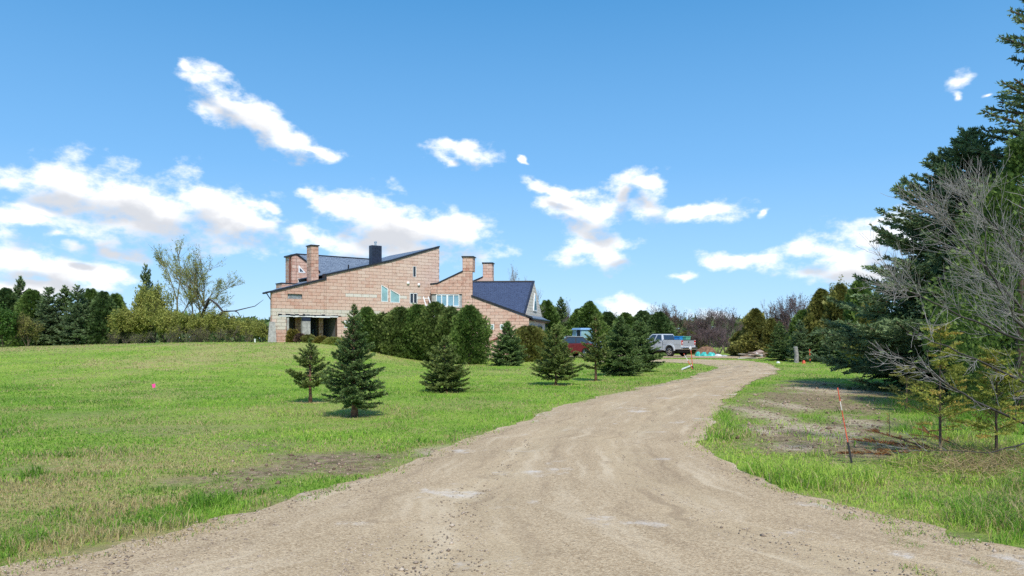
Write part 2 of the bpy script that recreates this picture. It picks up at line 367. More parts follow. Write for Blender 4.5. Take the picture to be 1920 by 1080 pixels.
# ------------------------------------------------------------------ ground, driveway
def poly_mask(x, y, poly):
    x = np.asarray(x, float); y = np.asarray(y, float); ins = np.zeros(x.shape, bool); n = len(poly)
    for i in range(n):
        x0, y0 = poly[i]; x1, y1 = poly[(i + 1) % n]
        c = ((y0 > y) != (y1 > y)) & (x < (x1 - x0) * (y - y0) / (y1 - y0 + 1e-12) + x0); ins ^= c
    return ins
LEFT = [(-6.5, -8), (-5.4, 0), (-4.4, 3.6)] + [plan(*p) for p in ((0,1065),(94,1047),(236,1017),(326,994),(407,972),(542,941),(640,911),(746,878),(790,861),(848,836),(942,801),(1037,768),(1100,751),(1183,733),(1270,713),(1325,697.5),(1345,691),(1340,687),(1310,682.5),(1260,680),(1190,679),(1100,679))]
RIGHT = [(16, -8), (13.5, 0.5), (7.5, 3.6)] + [plan(*p) for p in ((1920,1033),(1766,990),(1630,955),(1552,936),(1467,915),(1408,892),(1352,866),(1330,838),(1329,804),(1348,770),(1377,737),(1415,716),(1450,702),(1457,694),(1444,684),(1404,677),(1340,674.5),(1240,673.5),(1100,673))]
def resample(pts, n):
    p = np.array(pts, float); 
    # Catmull-Rom smoothing
    q = []
    for i in range(len(p) - 1):
        a = p[max(i - 1, 0)]; b = p[i]; c = p[i + 1]; d = p[min(i + 2, len(p) - 1)]
        for k in range(12):
            t = k / 12; q.append(0.5 * ((2 * b) + (-a + c) * t + (2 * a - 5 * b + 4 * c - d) * t * t + (-a + 3 * b - 3 * c + d) * t ** 3))
    q.append(p[-1]); q = np.array(q); s = np.r_[0, np.cumsum(np.hypot(*np.diff(q, axis=0).T))]
    u = np.linspace(0, 1, n); u = u ** 1.6                    # finer near the camera
    return np.c_[np.interp(u * s[-1], s, q[:, 0]), np.interp(u * s[-1], s, q[:, 1])]
NR = 640
eL = resample(LEFT, NR); eR = resample(RIGHT, NR)
for e, sgn, sd in ((eL, -1, 5), (eR, 1, 9)):
    tang = np.gradient(e, axis=0); tang /= np.linalg.norm(tang, axis=1)[:, None] + 1e-9
    nrm = np.c_[tang[:, 1], -tang[:, 0]] * sgn
    j = (fbm(e[:, 0], e[:, 1], 0.9, sd, 5) - 0.5) * np.clip(0.30 + 0.022 * e[:, 1], 0.1, 0.8) + (fbm(e[:, 0], e[:, 1], 0.22, sd + 50, 3) - 0.5) * 0.16
    e += nrm * j[:, None]
ROAD = [tuple(p) for p in eL[::2]] + [tuple(p) for p in eR[::-2]]
ROADC = [tuple(p) for p in eL[::10]] + [tuple(p) for p in eR[::-10]]
YARD = [plan(*p) for p in ((1425,673.0),(1440,669.2),(1400,667.2),(1330,666.3),(1150,665.6),(1020,665.6),(1020,670.5),(1200,671.0),(1330,671.6))]
def on_drive(x, y): return poly_mask(x, y, ROAD) | poly_mask(x, y, YARD)
SOILP = [plan(*p) for p in ((1392,752),(1420,728),(1480,712),(1560,716),(1640,744),(1660,770),(1720,812),(1752,852),(1690,862),(1600,866),(1500,862),(1420,848),(1384,812))]
STRIP = [plan(*p) for p in ((1470,714),(1560,716),(1690,740),(1660,750),(1580,738),(1500,726))]
PALE = [(1432,778,42,26),(1520,806,70,16),(1430,806,34,12),(1600,790,40,10),(1500,840,40,8),(1560,732,90,9),(1470,760,30,12)]
def blur_poly(x, y, poly, w, n=9, seed=1):
    rs = np.random.RandomState(seed); acc = np.zeros(np.shape(x))
    for i in range(n):
        a = 2 * math.pi * i / n; acc += poly_mask(x + w * math.cos(a) * (0.4 + 0.6 * (i % 2)), y + 1.6 * w * math.sin(a) * (0.4 + 0.6 * (i % 2)), poly)
    return acc / n
def pale_soil(x, y):
    n2 = fbm(x, y, 0.5, 29); v = np.zeros(np.shape(x))
    for (px, py, rx, ry) in PALE + [(808, 846, 40, 12), (790, 858, 24, 8)]:
        cx, cy = plan(px, py); v = np.maximum(v, sm(1.1, 0.45, np.hypot((x - cx) / (rx / F * cy), (y - cy) / (cy * ry / (py - HY))) + (n2 - 0.5) * 1.6))
    return v
SPRUCE_FEET = [((px - 960) / F * d, d) for px, d in ((664, 15.1), (582, 18.3), (834, 22.0), (1042, 25.2), (1117, 27.6))]
def fields(x, y):
    x = np.asarray(x, float); y = np.asarray(y, float)
    n1 = fbm(x, y, 2.2, 11); n2 = fbm(x, y, 0.7, 23); n3 = fbm(x, y, 7.0, 31)
    soil = blur_poly(x, y, SOILP, 0.5) * (0.30 + 0.70 * sm(0.36, 0.56, 0.4 * n1 + 0.6 * n2 + 0.06))
    for (px, py, rx, ry) in PALE:
        cx, cy = plan(px, py); soil = np.maximum(soil, sm(1.25, 0.4, np.hypot((x - cx) / (rx / F * cy), (y - cy) / (cy * ry / (py - HY))) + (n2 - 0.5) * 1.6))
    soil = np.maximum(soil, blur_poly(x, y, STRIP, 0.4) * sm(0.3, 0.5, n2 + 0.1))
    # roadside brown patches on the left
    for (px, py, rx, ry, w) in ((600,862,150,24,1.0),(660,880,70,12,1.0),(430,918,80,22,0.95),(500,884,90,16,0.9),(350,900,60,14,0.7),(808,846,44,14,1.0),(470,835,150,10,0.5),(150,780,120,12,0.35),(330,806,180,14,0.45),(240,860,60,10,0.4),(60,880,70,14,.35)):
        cx, cy = plan(px, py); ex = rx / F * cy; ey = cy * ry / (py - HY)
        soil = np.maximum(soil, w * sm(1.3, 0.35, np.hypot((x - cx) / ex, (y - cy) / ey) + (n2 - 0.5) * 1.5))
    dry = 0.50 * sm(0.38, 0.68, n1 * .6 + n2 * .4)
    for (bx, by) in SPRUCE_FEET: dry = np.maximum(dry, sm(0.75, 0.25, np.hypot(x - bx, y - by) + (n2 - .5) * .5))
    dry = np.maximum(dry, sm(26, 31, y) * sm(58, 42, y) * sm(-2.0, -8.0, x) * sm(0.30, 0.62, n3 * 0.6 + n2 * 0.4) * 0.95)
    # tufts of old grass near the left of the drive
    near = sm(13.5, 8.5, y) * sm(0.5, -1.0, x - (-1.3)) * sm(0.38, 0.62, n1 * .5 + n2 * .5)
    dry = np.maximum(dry, near * 0.95)
    edge = blur_poly(x, y, ROADC, 0.35, 6)
    soil = np.maximum(soil, 0.55 * sm(0.02, 0.6, edge) * sm(0.35, 0.6, n2))
    return np.clip(soil, 0, 1), np.clip(dry, 0, 1)

gx = np.unique(np.round(np.r_[np.linspace(-1500, -200, 9), np.linspace(-200, -60, 15), np.linspace(-60, -20, 41), np.arange(-20, 20.01, 0.3), np.linspace(20, 60, 41), np.linspace(60, 200, 15), np.linspace(200, 1500, 9)], 3))
gy = np.unique(np.round(np.r_[np.linspace(-400, -12, 9), np.linspace(-12, 3, 11), np.arange(3, 14, 0.2), np.arange(14, 34, 0.35), np.arange(34, 75, 0.8), np.linspace(75, 200, 26), np.linspace(200, 3000, 12)], 3))
GX, GY = np.meshgrid(gx, gy); X = GX.ravel(); Y = GY.ravel(); Z = ground_z(X, Y)
ny, nx = GX.shape; idx = np.arange(nx * ny).reshape(ny, nx)
Fq = np.c_[idx[:-1, :-1].ravel(), idx[:-1, 1:].ravel(), idx[1:, 1:].ravel(), idx[1:, :-1].ravel()]
so, dr = fields(X, Y)
def m_ground(t, out):
    g = NN(t, 'ShaderNodeNewGeometry')
    def noise(s, d=5, r=0.55):
        n = NN(t, 'ShaderNodeTexNoise'); n.inputs['Scale'].default_value = s; n.inputs['Detail'].default_value = d; n.inputs['Roughness'].default_value = r
        t.links.new(g.outputs['Position'], n.inputs['Vector']); return n.outputs[0]
    a = NN(t, 'ShaderNodeAttribute', attribute_name='soil'); b = NN(t, 'ShaderNodeAttribute', attribute_name='dry')
    green = MIX(t, MR(t, noise(0.45, 4), 0.35, 0.65, 0, 1), (0.215, 0.355, 0.044), (0.340, 0.445, 0.076))
    green = MIX(t, MR(t, noise(9, 6, 0.7), 0.35, 0.7, 0, 0.75), green, (0.095, 0.185, 0.022))
    drc = MIX(t, MR(t, noise(14, 6, 0.7), 0.3, 0.7, 0, 1), (0.33, 0.275, 0.105), (0.50, 0.41, 0.20))
    c = MIX(t, MA(t, 'MULTIPLY', b.outputs['Fac'], MR(t, noise(3.5, 6, 0.7), 0.32, 0.62, 0.25, 1.0)), green, drc)
    sc = MIX(t, MR(t, noise(5, 7, 0.7), 0.3, 0.7, 0, 1), (0.12, 0.080, 0.052), (0.40, 0.29, 0.20))
    pa = NN(t, 'ShaderNodeAttribute', attribute_name='pale')
    sc = MIX(t, MA(t, 'MULTIPLY', pa.outputs['Fac'], MR(t, noise(6, 7, 0.75), 0.32, 0.6, 0.2, 1.0)), sc, (0.60, 0.465, 0.355))
    sf = MA(t, 'MULTIPLY', a.outputs['Fac'], MR(t, noise(7, 7, 0.75), 0.30, 0.58, 0.35, 1.0))
    c = MIX(t, sf, c, sc)
    p = NN(t, 'ShaderNodeBsdfPrincipled'); p.inputs['Roughness'].default_value = 0.95; p.inputs['Specular IOR Level'].default_value = 0.1
    t.links.new(c, p.inputs['Base Color'])
    bm = NN(t, 'ShaderNodeBump'); bm.inputs['Strength'].default_value = 0.9; bm.inputs['Distance'].default_value = 0.05
    t.links.new(noise(16, 8, 0.7), bm.inputs['Height']); t.links.new(bm.outputs[0], p.inputs['Normal']); t.links.new(p.outputs[0], out.inputs[0])
M['ground'] = mat('lawn_and_soil', m_ground)
ground = put('ground', mesh_np('ground', np.c_[X, Y, Z], Fq, M['ground'], smooth=True, attrs={'soil': so, 'dry': dr, 'pale': pale_soil(X, Y)}))
setp(ground, 'sloping spring lawn with bare soil patches', kind='structure')

NC = 22
tcr = np.linspace(0, 1, NC)
RV = eL[:, None, :] * (1 - tcr)[None, :, None] + eR[:, None, :] * tcr[None, :, None]
rx, ry = RV[..., 0].ravel(), RV[..., 1].ravel(); ac = np.tile(tcr, NR)
ruts = -0.022 * (np.exp(-((ac - 0.30) / 0.07) ** 2) + np.exp(-((ac - 0.66) / 0.07) ** 2)) + 0.03 * (1 - (2 * ac - 1) ** 2)
rz = ground_z(rx, ry) + 0.012 + ruts + (fbm(rx, ry, 0.8, 77) - 0.5) * 0.02 * (1 - (2 * ac - 1) ** 8)
ri = np.arange(NR * NC).reshape(NR, NC)
Fr = np.c_[ri[:-1, :-1].ravel(), ri[:-1, 1:].ravel(), ri[1:, 1:].ravel(), ri[1:, :-1].ravel()]
def m_gravel(t, out):
    g = NN(t, 'ShaderNodeNewGeometry')
    def noise(s, d=5, r=0.55):
        n = NN(t, 'ShaderNodeTexNoise'); n.inputs['Scale'].default_value = s; n.inputs['Detail'].default_value = d; n.inputs['Roughness'].default_value = r
        t.links.new(g.outputs['Position'], n.inputs['Vector']); return n.outputs[0]
    a = NN(t, 'ShaderNodeAttribute', attribute_name='across')
    w = noise(0.5, 3); aw = MA(t, 'ADD', a.outputs['Fac'], MA(t, 'MULTIPLY', MA(t, 'SUBTRACT', w, 0.5), 0.25))
    tr1 = MR(t, MA(t, 'ABSOLUTE', MA(t, 'SUBTRACT', aw, 0.30)), 0.03, 0.12, 1, 0)
    tr2 = MR(t, MA(t, 'ABSOLUTE', MA(t, 'SUBTRACT', aw, 0.66)), 0.03, 0.12, 1, 0)
    track = MA(t, 'MULTIPLY', MA(t, 'MAXIMUM', tr1, tr2), MR(t, noise(0.9, 5, 0.65), 0.3, 0.65, 0.2, 1))
    base = MIX(t, MR(t, noise(0.8, 5, 0.6), 0.35, 0.65, 0, 1), (0.415, 0.300, 0.175), (0.52, 0.385, 0.235))
    base = MIX(t, MA(t, 'MULTIPLY', track, 0.55), base, (0.56, 0.445, 0.285))
    vo = NN(t, 'ShaderNodeTexVoronoi'); vo.inputs['Scale'].default_value = 75; t.links.new(g.outputs['Position'], vo.inputs['Vector'])
    sep = NN(t, 'ShaderNodeSeparateColor'); t.links.new(vo.outputs['Color'], sep.inputs[0])
    gr = MIX(t, MR(t, sep.outputs[0], 0.0, 1.0, 0, 1, False), (0.25, 0.172, 0.102), (0.65, 0.515, 0.345))
    loose = MA(t, 'SUBTRACT', 0.85, MA(t, 'MULTIPLY', track, 0.5))
    c = MIX(t, MA(t, 'MULTIPLY', loose, 0.75), base, gr)
    al = NN(t, 'ShaderNodeAttribute', attribute_name='along'); cv = NN(t, 'ShaderNodeCombineXYZ')
    t.links.new(MA(t, 'MULTIPLY', a.outputs['Fac'], 9.0), cv.inputs[0]); t.links.new(MA(t, 'MULTIPLY', al.outputs['Fac'], 0.16), cv.inputs[1])
    stn = NN(t, 'ShaderNodeTexNoise'); stn.inputs['Scale'].default_value = 2.2; stn.inputs['Detail'].default_value = 6; stn.inputs['Roughness'].default_value = 0.6; t.links.new(cv.outputs[0], stn.inputs['Vector'])
    c = MIX(t, MR(t, stn.outputs[0], 0.50, 0.72, 0, 0.55), c, (0.66, 0.535, 0.375))
    c = MIX(t, MR(t, stn.outputs[0], 0.28, 0.48, 0.55, 0), c, (0.27, 0.19, 0.12))
    c = MIX(t, MR(t, noise(38, 4, 0.6), 0.60, 0.70, 0, 0.75), c, (0.10, 0.075, 0.055))
    c = MIX(t, MR(t, noise(0.9, 7, 0.7), 0.57, 0.70, 0, 0.75), c, (0.66, 0.60, 0.54))
    c = MIX(t, MR(t, noise(2.3, 6, 0.7), 0.30, 0.42, 0.45, 0), c, (0.20, 0.135, 0.085))
    p = NN(t, 'ShaderNodeBsdfPrincipled'); p.inputs['Roughness'].default_value = 0.92; p.inputs['Specular IOR Level'].default_value = 0.15
    t.links.new(c, p.inputs['Base Color'])
    hgt = MA(t, 'ADD', MA(t, 'MULTIPLY', vo.outputs['Distance'], -0.5), MA(t, 'MULTIPLY', noise(30, 6, 0.7), 0.9))
    bm = NN(t, 'ShaderNodeBump'); bm.inputs['Strength'].default_value = 0.8; bm.inputs['Distance'].default_value = 0.012
    t.links.new(hgt, bm.inputs['Height']); t.links.new(bm.outputs[0], p.inputs['Normal']); t.links.new(p.outputs[0], out.inputs[0])
M['gravel'] = mat('tan_gravel', m_gravel)
road = put('driveway', mesh_np('driveway', np.c_[rx, ry, rz], Fr, M['gravel'], smooth=True, attrs={'across': ac, 'along': np.repeat(np.r_[0, np.cumsum(np.hypot(*np.diff(0.5 * (eL + eR), axis=0).T))], NC)}))
setp(road, 'curving tan gravel driveway', kind='structure')
ymb = MB(); yc = np.array(YARD); 
ymb.add([(p[0], p[1], gz(*p) + 0.03) for p in YARD], [tuple(range(len(YARD)))])
yard = ymb.build('parking_yard', M['gravel']); setp(yard, 'gravel parking yard under the vehicles', kind='structure')

# ------------------------------------------------------------------ grass and gravel (uncountable)
def grass():
    rs = np.random.RandomState(4)
    N = 430000
    px = rs.uniform(-160, 2080, N); d = np.exp(rs.uniform(math.log(4.2), math.log(62), N))
    x = (px - 960) / F * d; y = d.copy()
    so, dr = fields(x, y)
    road = on_drive(x, y)
    # a few tufts grow in the gravel by the right edge
    tuf = np.zeros(N)
    for (a, b, w) in ((1588,975,20),(1688,1004,34),(1700,1026,30),(1650,980,18),(1778,990,22),(1780,1020,20),(1845,1066,16),(1720,1074,26),(1640,870,0),(1575,866,0)):
        if w:
            cx, cy = plan(a, b); tuf = np.maximum(tuf, np.hypot((x - cx) / (w / F * cy * 1.1), (y - cy) / (0.14)) < 1)
    grn = 0.5 * fbm(x, y, 2.6, 41) + 0.5 * fbm(x, y, 0.6, 43)
    edge = np.zeros(N); nb = d < 40
    for k in range(8):
        edge[nb] += poly_mask(x[nb] + 0.30 * math.cos(k * .785), y[nb] + 0.38 * math.sin(k * .785), ROADC) / 8
    creep = road & (edge < 0.93) & (rs.rand(N) < 0.9 * sm(0.44, 0.58, fbm(x, y, 0.30, 91)) * (1.0 - 0.5 * edge))
    keep = np.where(road, ((tuf > 0) & (rs.rand(N) < 0.8)) | creep, rs.rand(N) > so * 0.97 - 0.05 + 0.75 * sm(0.1, 0.5, edge) * sm(0.55, 0.35, fbm(x, y, 0.45, 93)))
    tall = sm(0.42, 0.62, fbm(x, y, 0.9, 51))
    rightside = x > np.interp(y, eR[:, 1][40:300], eR[:, 0][40:300]) - 0.5 if False else (x > 1.5)
    h = rs.uniform(0.022, 0.06, N) * (0.75 + 0.7 * tall)
    h = np.where(rightside & (d < 18), rs.uniform(0.05, 0.17, N) * (0.35 + 1.15 * tall), h)
    edgeL = sm(0.05, 0.5, blur_poly(x, y, ROADC, 0.4, 6)) * (~rightside)
    h = h * (1 + 2.6 * edgeL * sm(0.46, 0.62, fbm(x, y, 0.5, 57)))
    clump = sm(0.62, 0.70, fbm(x, y, 0.9, 61)) * (d < 10) * (~rightside)
    h = h * (1 + 1.5 * clump)
    h = np.where(so > 0.3, h * 0.5, h); h = np.where(road, rs.uniform(0.02, 0.07, N), h)
    h = np.where(d > 22, np.minimum(h, 0.075), h)
    i = np.where(keep)[0]; x, y, d, h, so, dr, tall, grn, clump = (q[i] for q in (x, y, d, h, so, dr, tall, grn, clump)); n = len(i)
    z = ground_z(x, y) - 0.004
    w = np.maximum(0.006, d * 0.0011) * rs.uniform(0.7, 1.3, n)
    ang = rs.uniform(0, 2 * math.pi, n); lean = rs.uniform(0.2, 1.25, n); la = rs.uniform(0, 2 * math.pi, n)
    side = np.c_[np.cos(ang), np.sin(ang), np.zeros(n)] * (w / 2)[:, None]
    ld = np.c_[np.cos(la), np.sin(la), np.zeros(n)]
    base = np.c_[x, y, z]
    isdry = rs.rand(n) < np.clip(dr * 0.8 + 0.08 - clump * 0.5 + 0.22 * (1 - tall) * (x > 1.5) * (d < 14), 0, 1)
    tint = np.clip(0.42 + 1.5 * (grn - 0.5) + 0.9 * (fbm(x, y, 9.0, 47) - 0.5) - 0.16 * clump - 0.22 * (tall - .4) * (x > 1.5) * (d < 18) + rs.normal(0, 0.11, n), 0, 0.78)
    tint = np.where(isdry, rs.uniform(0.83, 1.0, n), tint)
    nr = d < 13
    b0 = base[nr]; s0 = side[nr]; l0 = ld[nr]; h0 = h[nr][:, None]; le = lean[nr][:, None]; up = np.array([0, 0, 1.0])
    mid = b0 + up * h0 * 0.62 + l0 * h0 * le * 0.28; tip = b0 + up * h0 * (1 - 0.22 * le) + l0 * h0 * le
    V1 = np.stack([b0 - s0, b0 + s0, mid + s0 * 0.75, mid - s0 * 0.75, tip], 1).reshape(-1, 3)
    k = np.arange(len(b0))[:, None] * 5
    F1 = np.concatenate([k + np.array([[0, 1, 2]]), k + np.array([[0, 2, 3]]), k + np.array([[3, 2, 4]])])
    T1 = np.repeat(tint[nr], 5)
    fr = ~nr; b1 = base[fr]; s1 = side[fr]
    tip1 = b1 + up * h[fr][:, None] + ld[fr] * (h[fr] * lean[fr])[:, None]
    V2 = np.stack([b1 - s1, b1 + s1, tip1], 1).reshape(-1, 3); F2 = np.arange(len(V2)).reshape(-1, 3) + len(V1)
    T2 = np.repeat(tint[fr], 3)
    def mg(t, out):
        a = NN(t, 'ShaderNodeAttribute', attribute_name='tint')
        r = NN(t, 'ShaderNodeValToRGB'); e = r.color_ramp.elements
        e[0].position = 0; e[0].color = (0.110, 0.225, 0.026, 1); e[1].position = 0.79; e[1].color = (0.46, 0.60, 0.100, 1)
        q = e.new(0.45); q.color = (0.250, 0.450, 0.052, 1); q = e.new(0.82); q.color = (0.36, 0.29, 0.115, 1); q = e.new(1.0); q.color = (0.60, 0.49, 0.26, 1)
        t.links.new(a.outputs['Fac'], r.inputs[0])
        p = NN(t, 'ShaderNodeBsdfPrincipled'); p.inputs['Roughness'].default_value = 0.5; p.inputs['Specular IOR Level'].default_value = 0.25; t.links.new(r.outputs[0], p.inputs['Base Color'])
        tr = NN(t, 'ShaderNodeBsdfTranslucent'); t.links.new(r.outputs[0], tr.inputs[0])
        mx = NN(t, 'ShaderNodeMixShader'); mx.inputs[0].default_value = 0.42; t.links.new(p.outputs[0], mx.inputs[1]); t.links.new(tr.outputs[0], mx.inputs[2]); t.links.new(mx.outputs[0], out.inputs[0])
    M['grass'] = mat('grass_blades', mg)
    o = put('grass', mesh_np('grass', np.concatenate([V1, V2]), np.concatenate([F1, F2]), M['grass'], tint=np.concatenate([T1, T2])))
    setp(o, 'green and straw coloured grass growing on the lawn and verge', 'grass', kind='stuff')
grass()
def pebbles():
    rs = np.random.RandomState(8); N = 16000
    px = rs.uniform(-60, 1980, N); d = np.exp(rs.uniform(math.log(4.3), math.log(16), N)); x = (px - 960) / F * d; y = d
    ok = poly_mask(x, y, ROAD); x, y, d = x[ok], y[ok], d[ok]; n = len(x)
    s = rs.uniform(0.004, 0.011, n) * (1 + 1.2 * (rs.rand(n) < 0.03)); z = ground_z(x, y) + 0.022
    oc = np.array([(1, 0, 0), (-1, 0, 0), (0, 1, 0), (0, -1, 0), (0, 0, .7), (0, 0, -.7)], float)
    a = rs.uniform(0, 6.28, n); sc = np.c_[s * rs.uniform(.8, 1.4, n), s, s]
    V = oc[None] * sc[:, None, :]; c, q = np.cos(a)[:, None], np.sin(a)[:, None]
    V = np.stack([V[..., 0] * c - V[..., 1] * q, V[..., 0] * q + V[..., 1] * c, V[..., 2]], -1) + np.c_[x, y, z][:, None]
    Fo = np.array([(0, 2, 4), (2, 1, 4), (1, 3, 4), (3, 0, 4), (2, 0, 5), (1, 2, 5), (3, 1, 5), (0, 3, 5)])
    Fc = (np.arange(n)[:, None, None] * 6 + Fo[None]).reshape(-1, 3)
    mt = foliage('gravel_stones', (0.17, 0.125, 0.095), (0.52, 0.43, 0.34), 0.0, 0.9)
    o = put('loose_gravel', mesh_np('loose_gravel', V.reshape(-1, 3), Fc, mt, tint=np.repeat(rs.rand(n), 6)))
    setp(o, 'small loose stones scattered on the gravel driveway', 'gravel', kind='stuff')
pebbles()

# ------------------------------------------------------------------ the house
class Frame:
    """a vertical plane: s runs along it, z up, o outwards"""
    def __init__(s, P0, u):
        s.P = Vector((P0[0], P0[1])); s.u = Vector(u).normalized(); s.n = Vector((s.u.y, -s.u.x))
    def w(s, a, z, o=0.0):
        p = s.P + s.u * a + s.n * o; return (p.x, p.y, z)
    def un(s, px, py, o=0.0):
        t = (px - 960) / F; p = s.P + s.n * o
        a = (t * p.y - p.x) / (s.u.x - t * s.u.y); Y = p.y + s.u.y * a
        return a, EYE - (py - HY) / F * Y
    def s_of(s, px, o=0.0): return s.un(px, HY, o)[0]
def clip_poly(P, a, b, c):                      # keep a*s + b*z <= c
    out = []
    for i in range(len(P)):
        p, q = P[i], P[(i + 1) % len(P)]; dp = a * p[0] + b * p[1] - c; dq = a * q[0] + b * q[1] - c
        if dp <= 0: out.append(p)
        if (dp < 0 < dq) or (dq < 0 < dp):
            t = dp / (dp - dq); out.append((p[0] + t * (q[0] - p[0]), p[1] + t * (q[1] - p[1])))
    return out
def rect_minus(rects, hole):
    out = []; h0, h1, k0, k1 = hole
    for (a, b, c, d) in rects:
        if h1 <= a or h0 >= b or k1 <= c or k0 >= d: out.append((a, b, c, d)); continue
        if a < h0: out.append((a, h0, c, d))
        if h1 < b: out.append((h1, b, c, d))
        x0, x1 = max(a, h0), min(b, h1)
        if c < k0: out.append((x0, x1, c, k0))
        if k1 < d: out.append((x0, x1, k1, d))
    return out
def top_pieces(rect, top):                      # clip a rectangle under a stepped roof line [(s,z)...]
    a, b, c, d = rect; out = []
    for (p, q) in zip(top[:-1], top[1:]):
        if q[0] - p[0] < 1e-6: continue
        s0, s1 = max(a, p[0]), min(b, q[0])
        if s1 - s0 < 0.004: continue
        sl = (q[1] - p[1]) / (q[0] - p[0])
        P = clip_poly([(s0, c), (s1, c), (s1, d), (s0, d)], -sl, 1, p[1] - sl * p[0])
        if len(P) > 2: out.append(P)
    return out
BW, BH, JT = 0.65, 0.25, 0.016
def block_geo(mb, fr, P, tint, o0=0.0, o1=0.022, bev=0.008, rel=None):
    cx = sum(p[0] for p in P) / len(P); cz = sum(p[1] for p in P) / len(P)
    def shrink(k):
        out = []
        for (a, z) in P:
            out.append((a - math.copysign(min(k, abs(a - cx)), a - cx), z - math.copysign(min(k, abs(z - cz)), z - cz)))
        return out
    A = [fr.w(a, z, o0 - 0.01) for a, z in shrink(JT / 2)]; B = [fr.w(a, z, o1 - 0.008) for a, z in shrink(JT / 2)]; C = [fr.w(a, z, o1) for a, z in shrink(JT / 2 + bev)]
    n = len(P); Fs = [tuple(range(2 * n, 3 * n))]
    for i in range(n):
        j = (i + 1) % n; Fs += [(i, j, n + j, n + i), (n + i, n + j, 2 * n + j, 2 * n + i)]
    mb.add(A + B + C, Fs, tint)
def wall_backing(mb, fr, s0, s1, zb, top, holes, thick=0.3, tint=0.5):
    br = sorted(set([s0, s1] + [p[0] for p in top if s0 < p[0] < s1] + [x for h in holes for x in h[:2] if s0 < x < s1]))
    for a, b in zip(br[:-1], br[1:]):
        if b - a < 1e-5: continue
        spans = [(a, b, zb, 60.0)]
        for h in holes: spans = rect_minus(spans, h)
        for r in spans:
            for P in top_pieces(r, top):
                mb.prism([fr.w(x, z, 0) for x, z in P], [fr.w(x, z, -thick) for x, z in P], tint)
hx_, hy_ = -16.87, 52.0
HO = (-6.5, 57.0, 0.2)
house = empty('house', HO, 0, 'large modern house of pinkish split-face blocks with slanting dark rooflines and three chimneys', 'house')
frA = Frame((hx_, hy_), (0.799, 0.602)); frB = Frame((-6.36, 58.0), (1, 0))
rb = random.Random(3)
block_cands = []                                 # (size on the photo, frame, polygons, tint, wall index)
def lay_blocks(fr, s0, s1, zb, top, holes, tintf, wi, rows_from=0, phase=0.0):
    z = zb; r = 0; zmax = max(p[1] for p in top)
    while z < zmax:
        a = s0 - (BW / 2 if r % 2 else 0) - phase * BW
        while a < s1:
            x0, x1 = max(a, s0), min(a + BW, s1)
            if x1 - x0 > 0.05:
                rs_ = [(x0, x1, z, z + BH)]
                for h in holes: rs_ = rect_minus(rs_, h)
                polys = []
                for q in rs_:
                    if q[1] - q[0] > 0.03 and q[3] - q[2] > 0.03: polys += top_pieces(q, top)
                polys = [p for p in polys if (max(t[0] for t in p) - min(t[0] for t in p)) > 0.04 and (max(t[1] for t in p) - min(t[1] for t in p)) > 0.04]
                if polys:
                    full = len(polys) == 1 and abs((x1 - x0) - BW) < 1e-6 and len(polys[0]) == 4 and rs_ == [(x0, x1, z, z + BH)] and all(abs(abs(p[1] - (z + BH / 2)) - BH / 2) < 1e-6 for p in polys[0])
                    block_cands.append([fr, polys, tintf((x0 + x1) / 2, z + BH / 2), wi, full])
            a += BW
        z += BH; r += 1
# ---- wall A: the tall block wall whose top climbs to the right
ZA0 = 0.2
def A(px, py, o=0.0): return frA.un(px, py, o)
roofA = [A(507, 548.0), A(607.5, 524.8), A(611.5, 523.8), A(611.6, 516.6), A(735, 489.5), A(823.5, 464.0)]
topA = [(0.0, roofA[0][1]), (roofA[1][0], roofA[1][1]), (roofA[2][0], roofA[2][1]), (roofA[2][0] + 1e-4, roofA[3][1]), roofA[4], (roofA[5][0], roofA[5][1])]
LA = topA[-1][0]
def hole(fr, x0, y0, x1, y1):                    # photo rectangle to (s0,s1,z0,z1) on the wall
    xm = (x0 + x1) / 2
    return (fr.s_of(x0), fr.s_of(x1), fr.un(xm, y1)[1], fr.un(xm, y0)[1])
W1 = hole(frA, 714.5, 533, 727.5, 566); W2 = hole(frA, 731.5, 542, 749.5, 567.5); W3 = hole(frA, 768, 549.5, 782.5, 569.5)
SL = hole(frA, 774, 499.5, 780, 519.5); VP = hole(frA, 539.5, 551.5, 566.5, 560.5); SQ = hole(frA, 645, 601, 657, 614.5)
OP = (frA.s_of(537), frA.s_of(632), ZA0 - 0.1, A(585, 593.8)[1])
OP2 = (frA.s_of(506), frA.s_of(519.5), ZA0 - 0.1, A(512, 600)[1])
holesA = [W1, W2, W3, SL, VP, SQ, OP]
zband0 = A(512, 591.5)[1]; zband1 = A(512, 576.7)[1]
ZA0 = zband0 - 9 * BH                            # courses line up with the pale band
zs = A(650, 548.4)[1]; sband = (frA.s_of(647), frA.s_of(714), frA.s_of(750), frA.s_of(766), frA.s_of(783), frA.s_of(789))
def tintA(s, z):
    if zband0 - 0.02 < z < zband0 + 2 * BH + 0.02 and s < frA.s_of(720): return rb.uniform(0.81, 0.90)
    if abs(z - (zs - BH / 2 + 0.03)) < BH / 2 and (sband[0] < s < sband[1] or sband[2] < s < sband[3] or sband[4] < s < sband[5]): return rb.uniform(0.95, 1.0)
    pale = min(0.36, max(0.0, s / LA * 0.5 - 0.05))
    if s < frA.s_of(537) and z < zband0 - 4 * BH: return rb.uniform(0.0, 0.15)
    if s < frA.s_of(537) and z < zband0: return rb.uniform(0.80, 0.84)
    return min(0.79, max(0, rb.gauss(0.32, 0.10) + pale))
mbw = MB(); wall_backing(mbw, frA, 0.0, LA, ZA0 - 0.6, topA, holesA, 0.32)
wallA = mbw.build('wall', M['mortar'], house, HO)
lay_blocks(frA, 0.0, LA, ZA0, topA, holesA, tintA, 0)
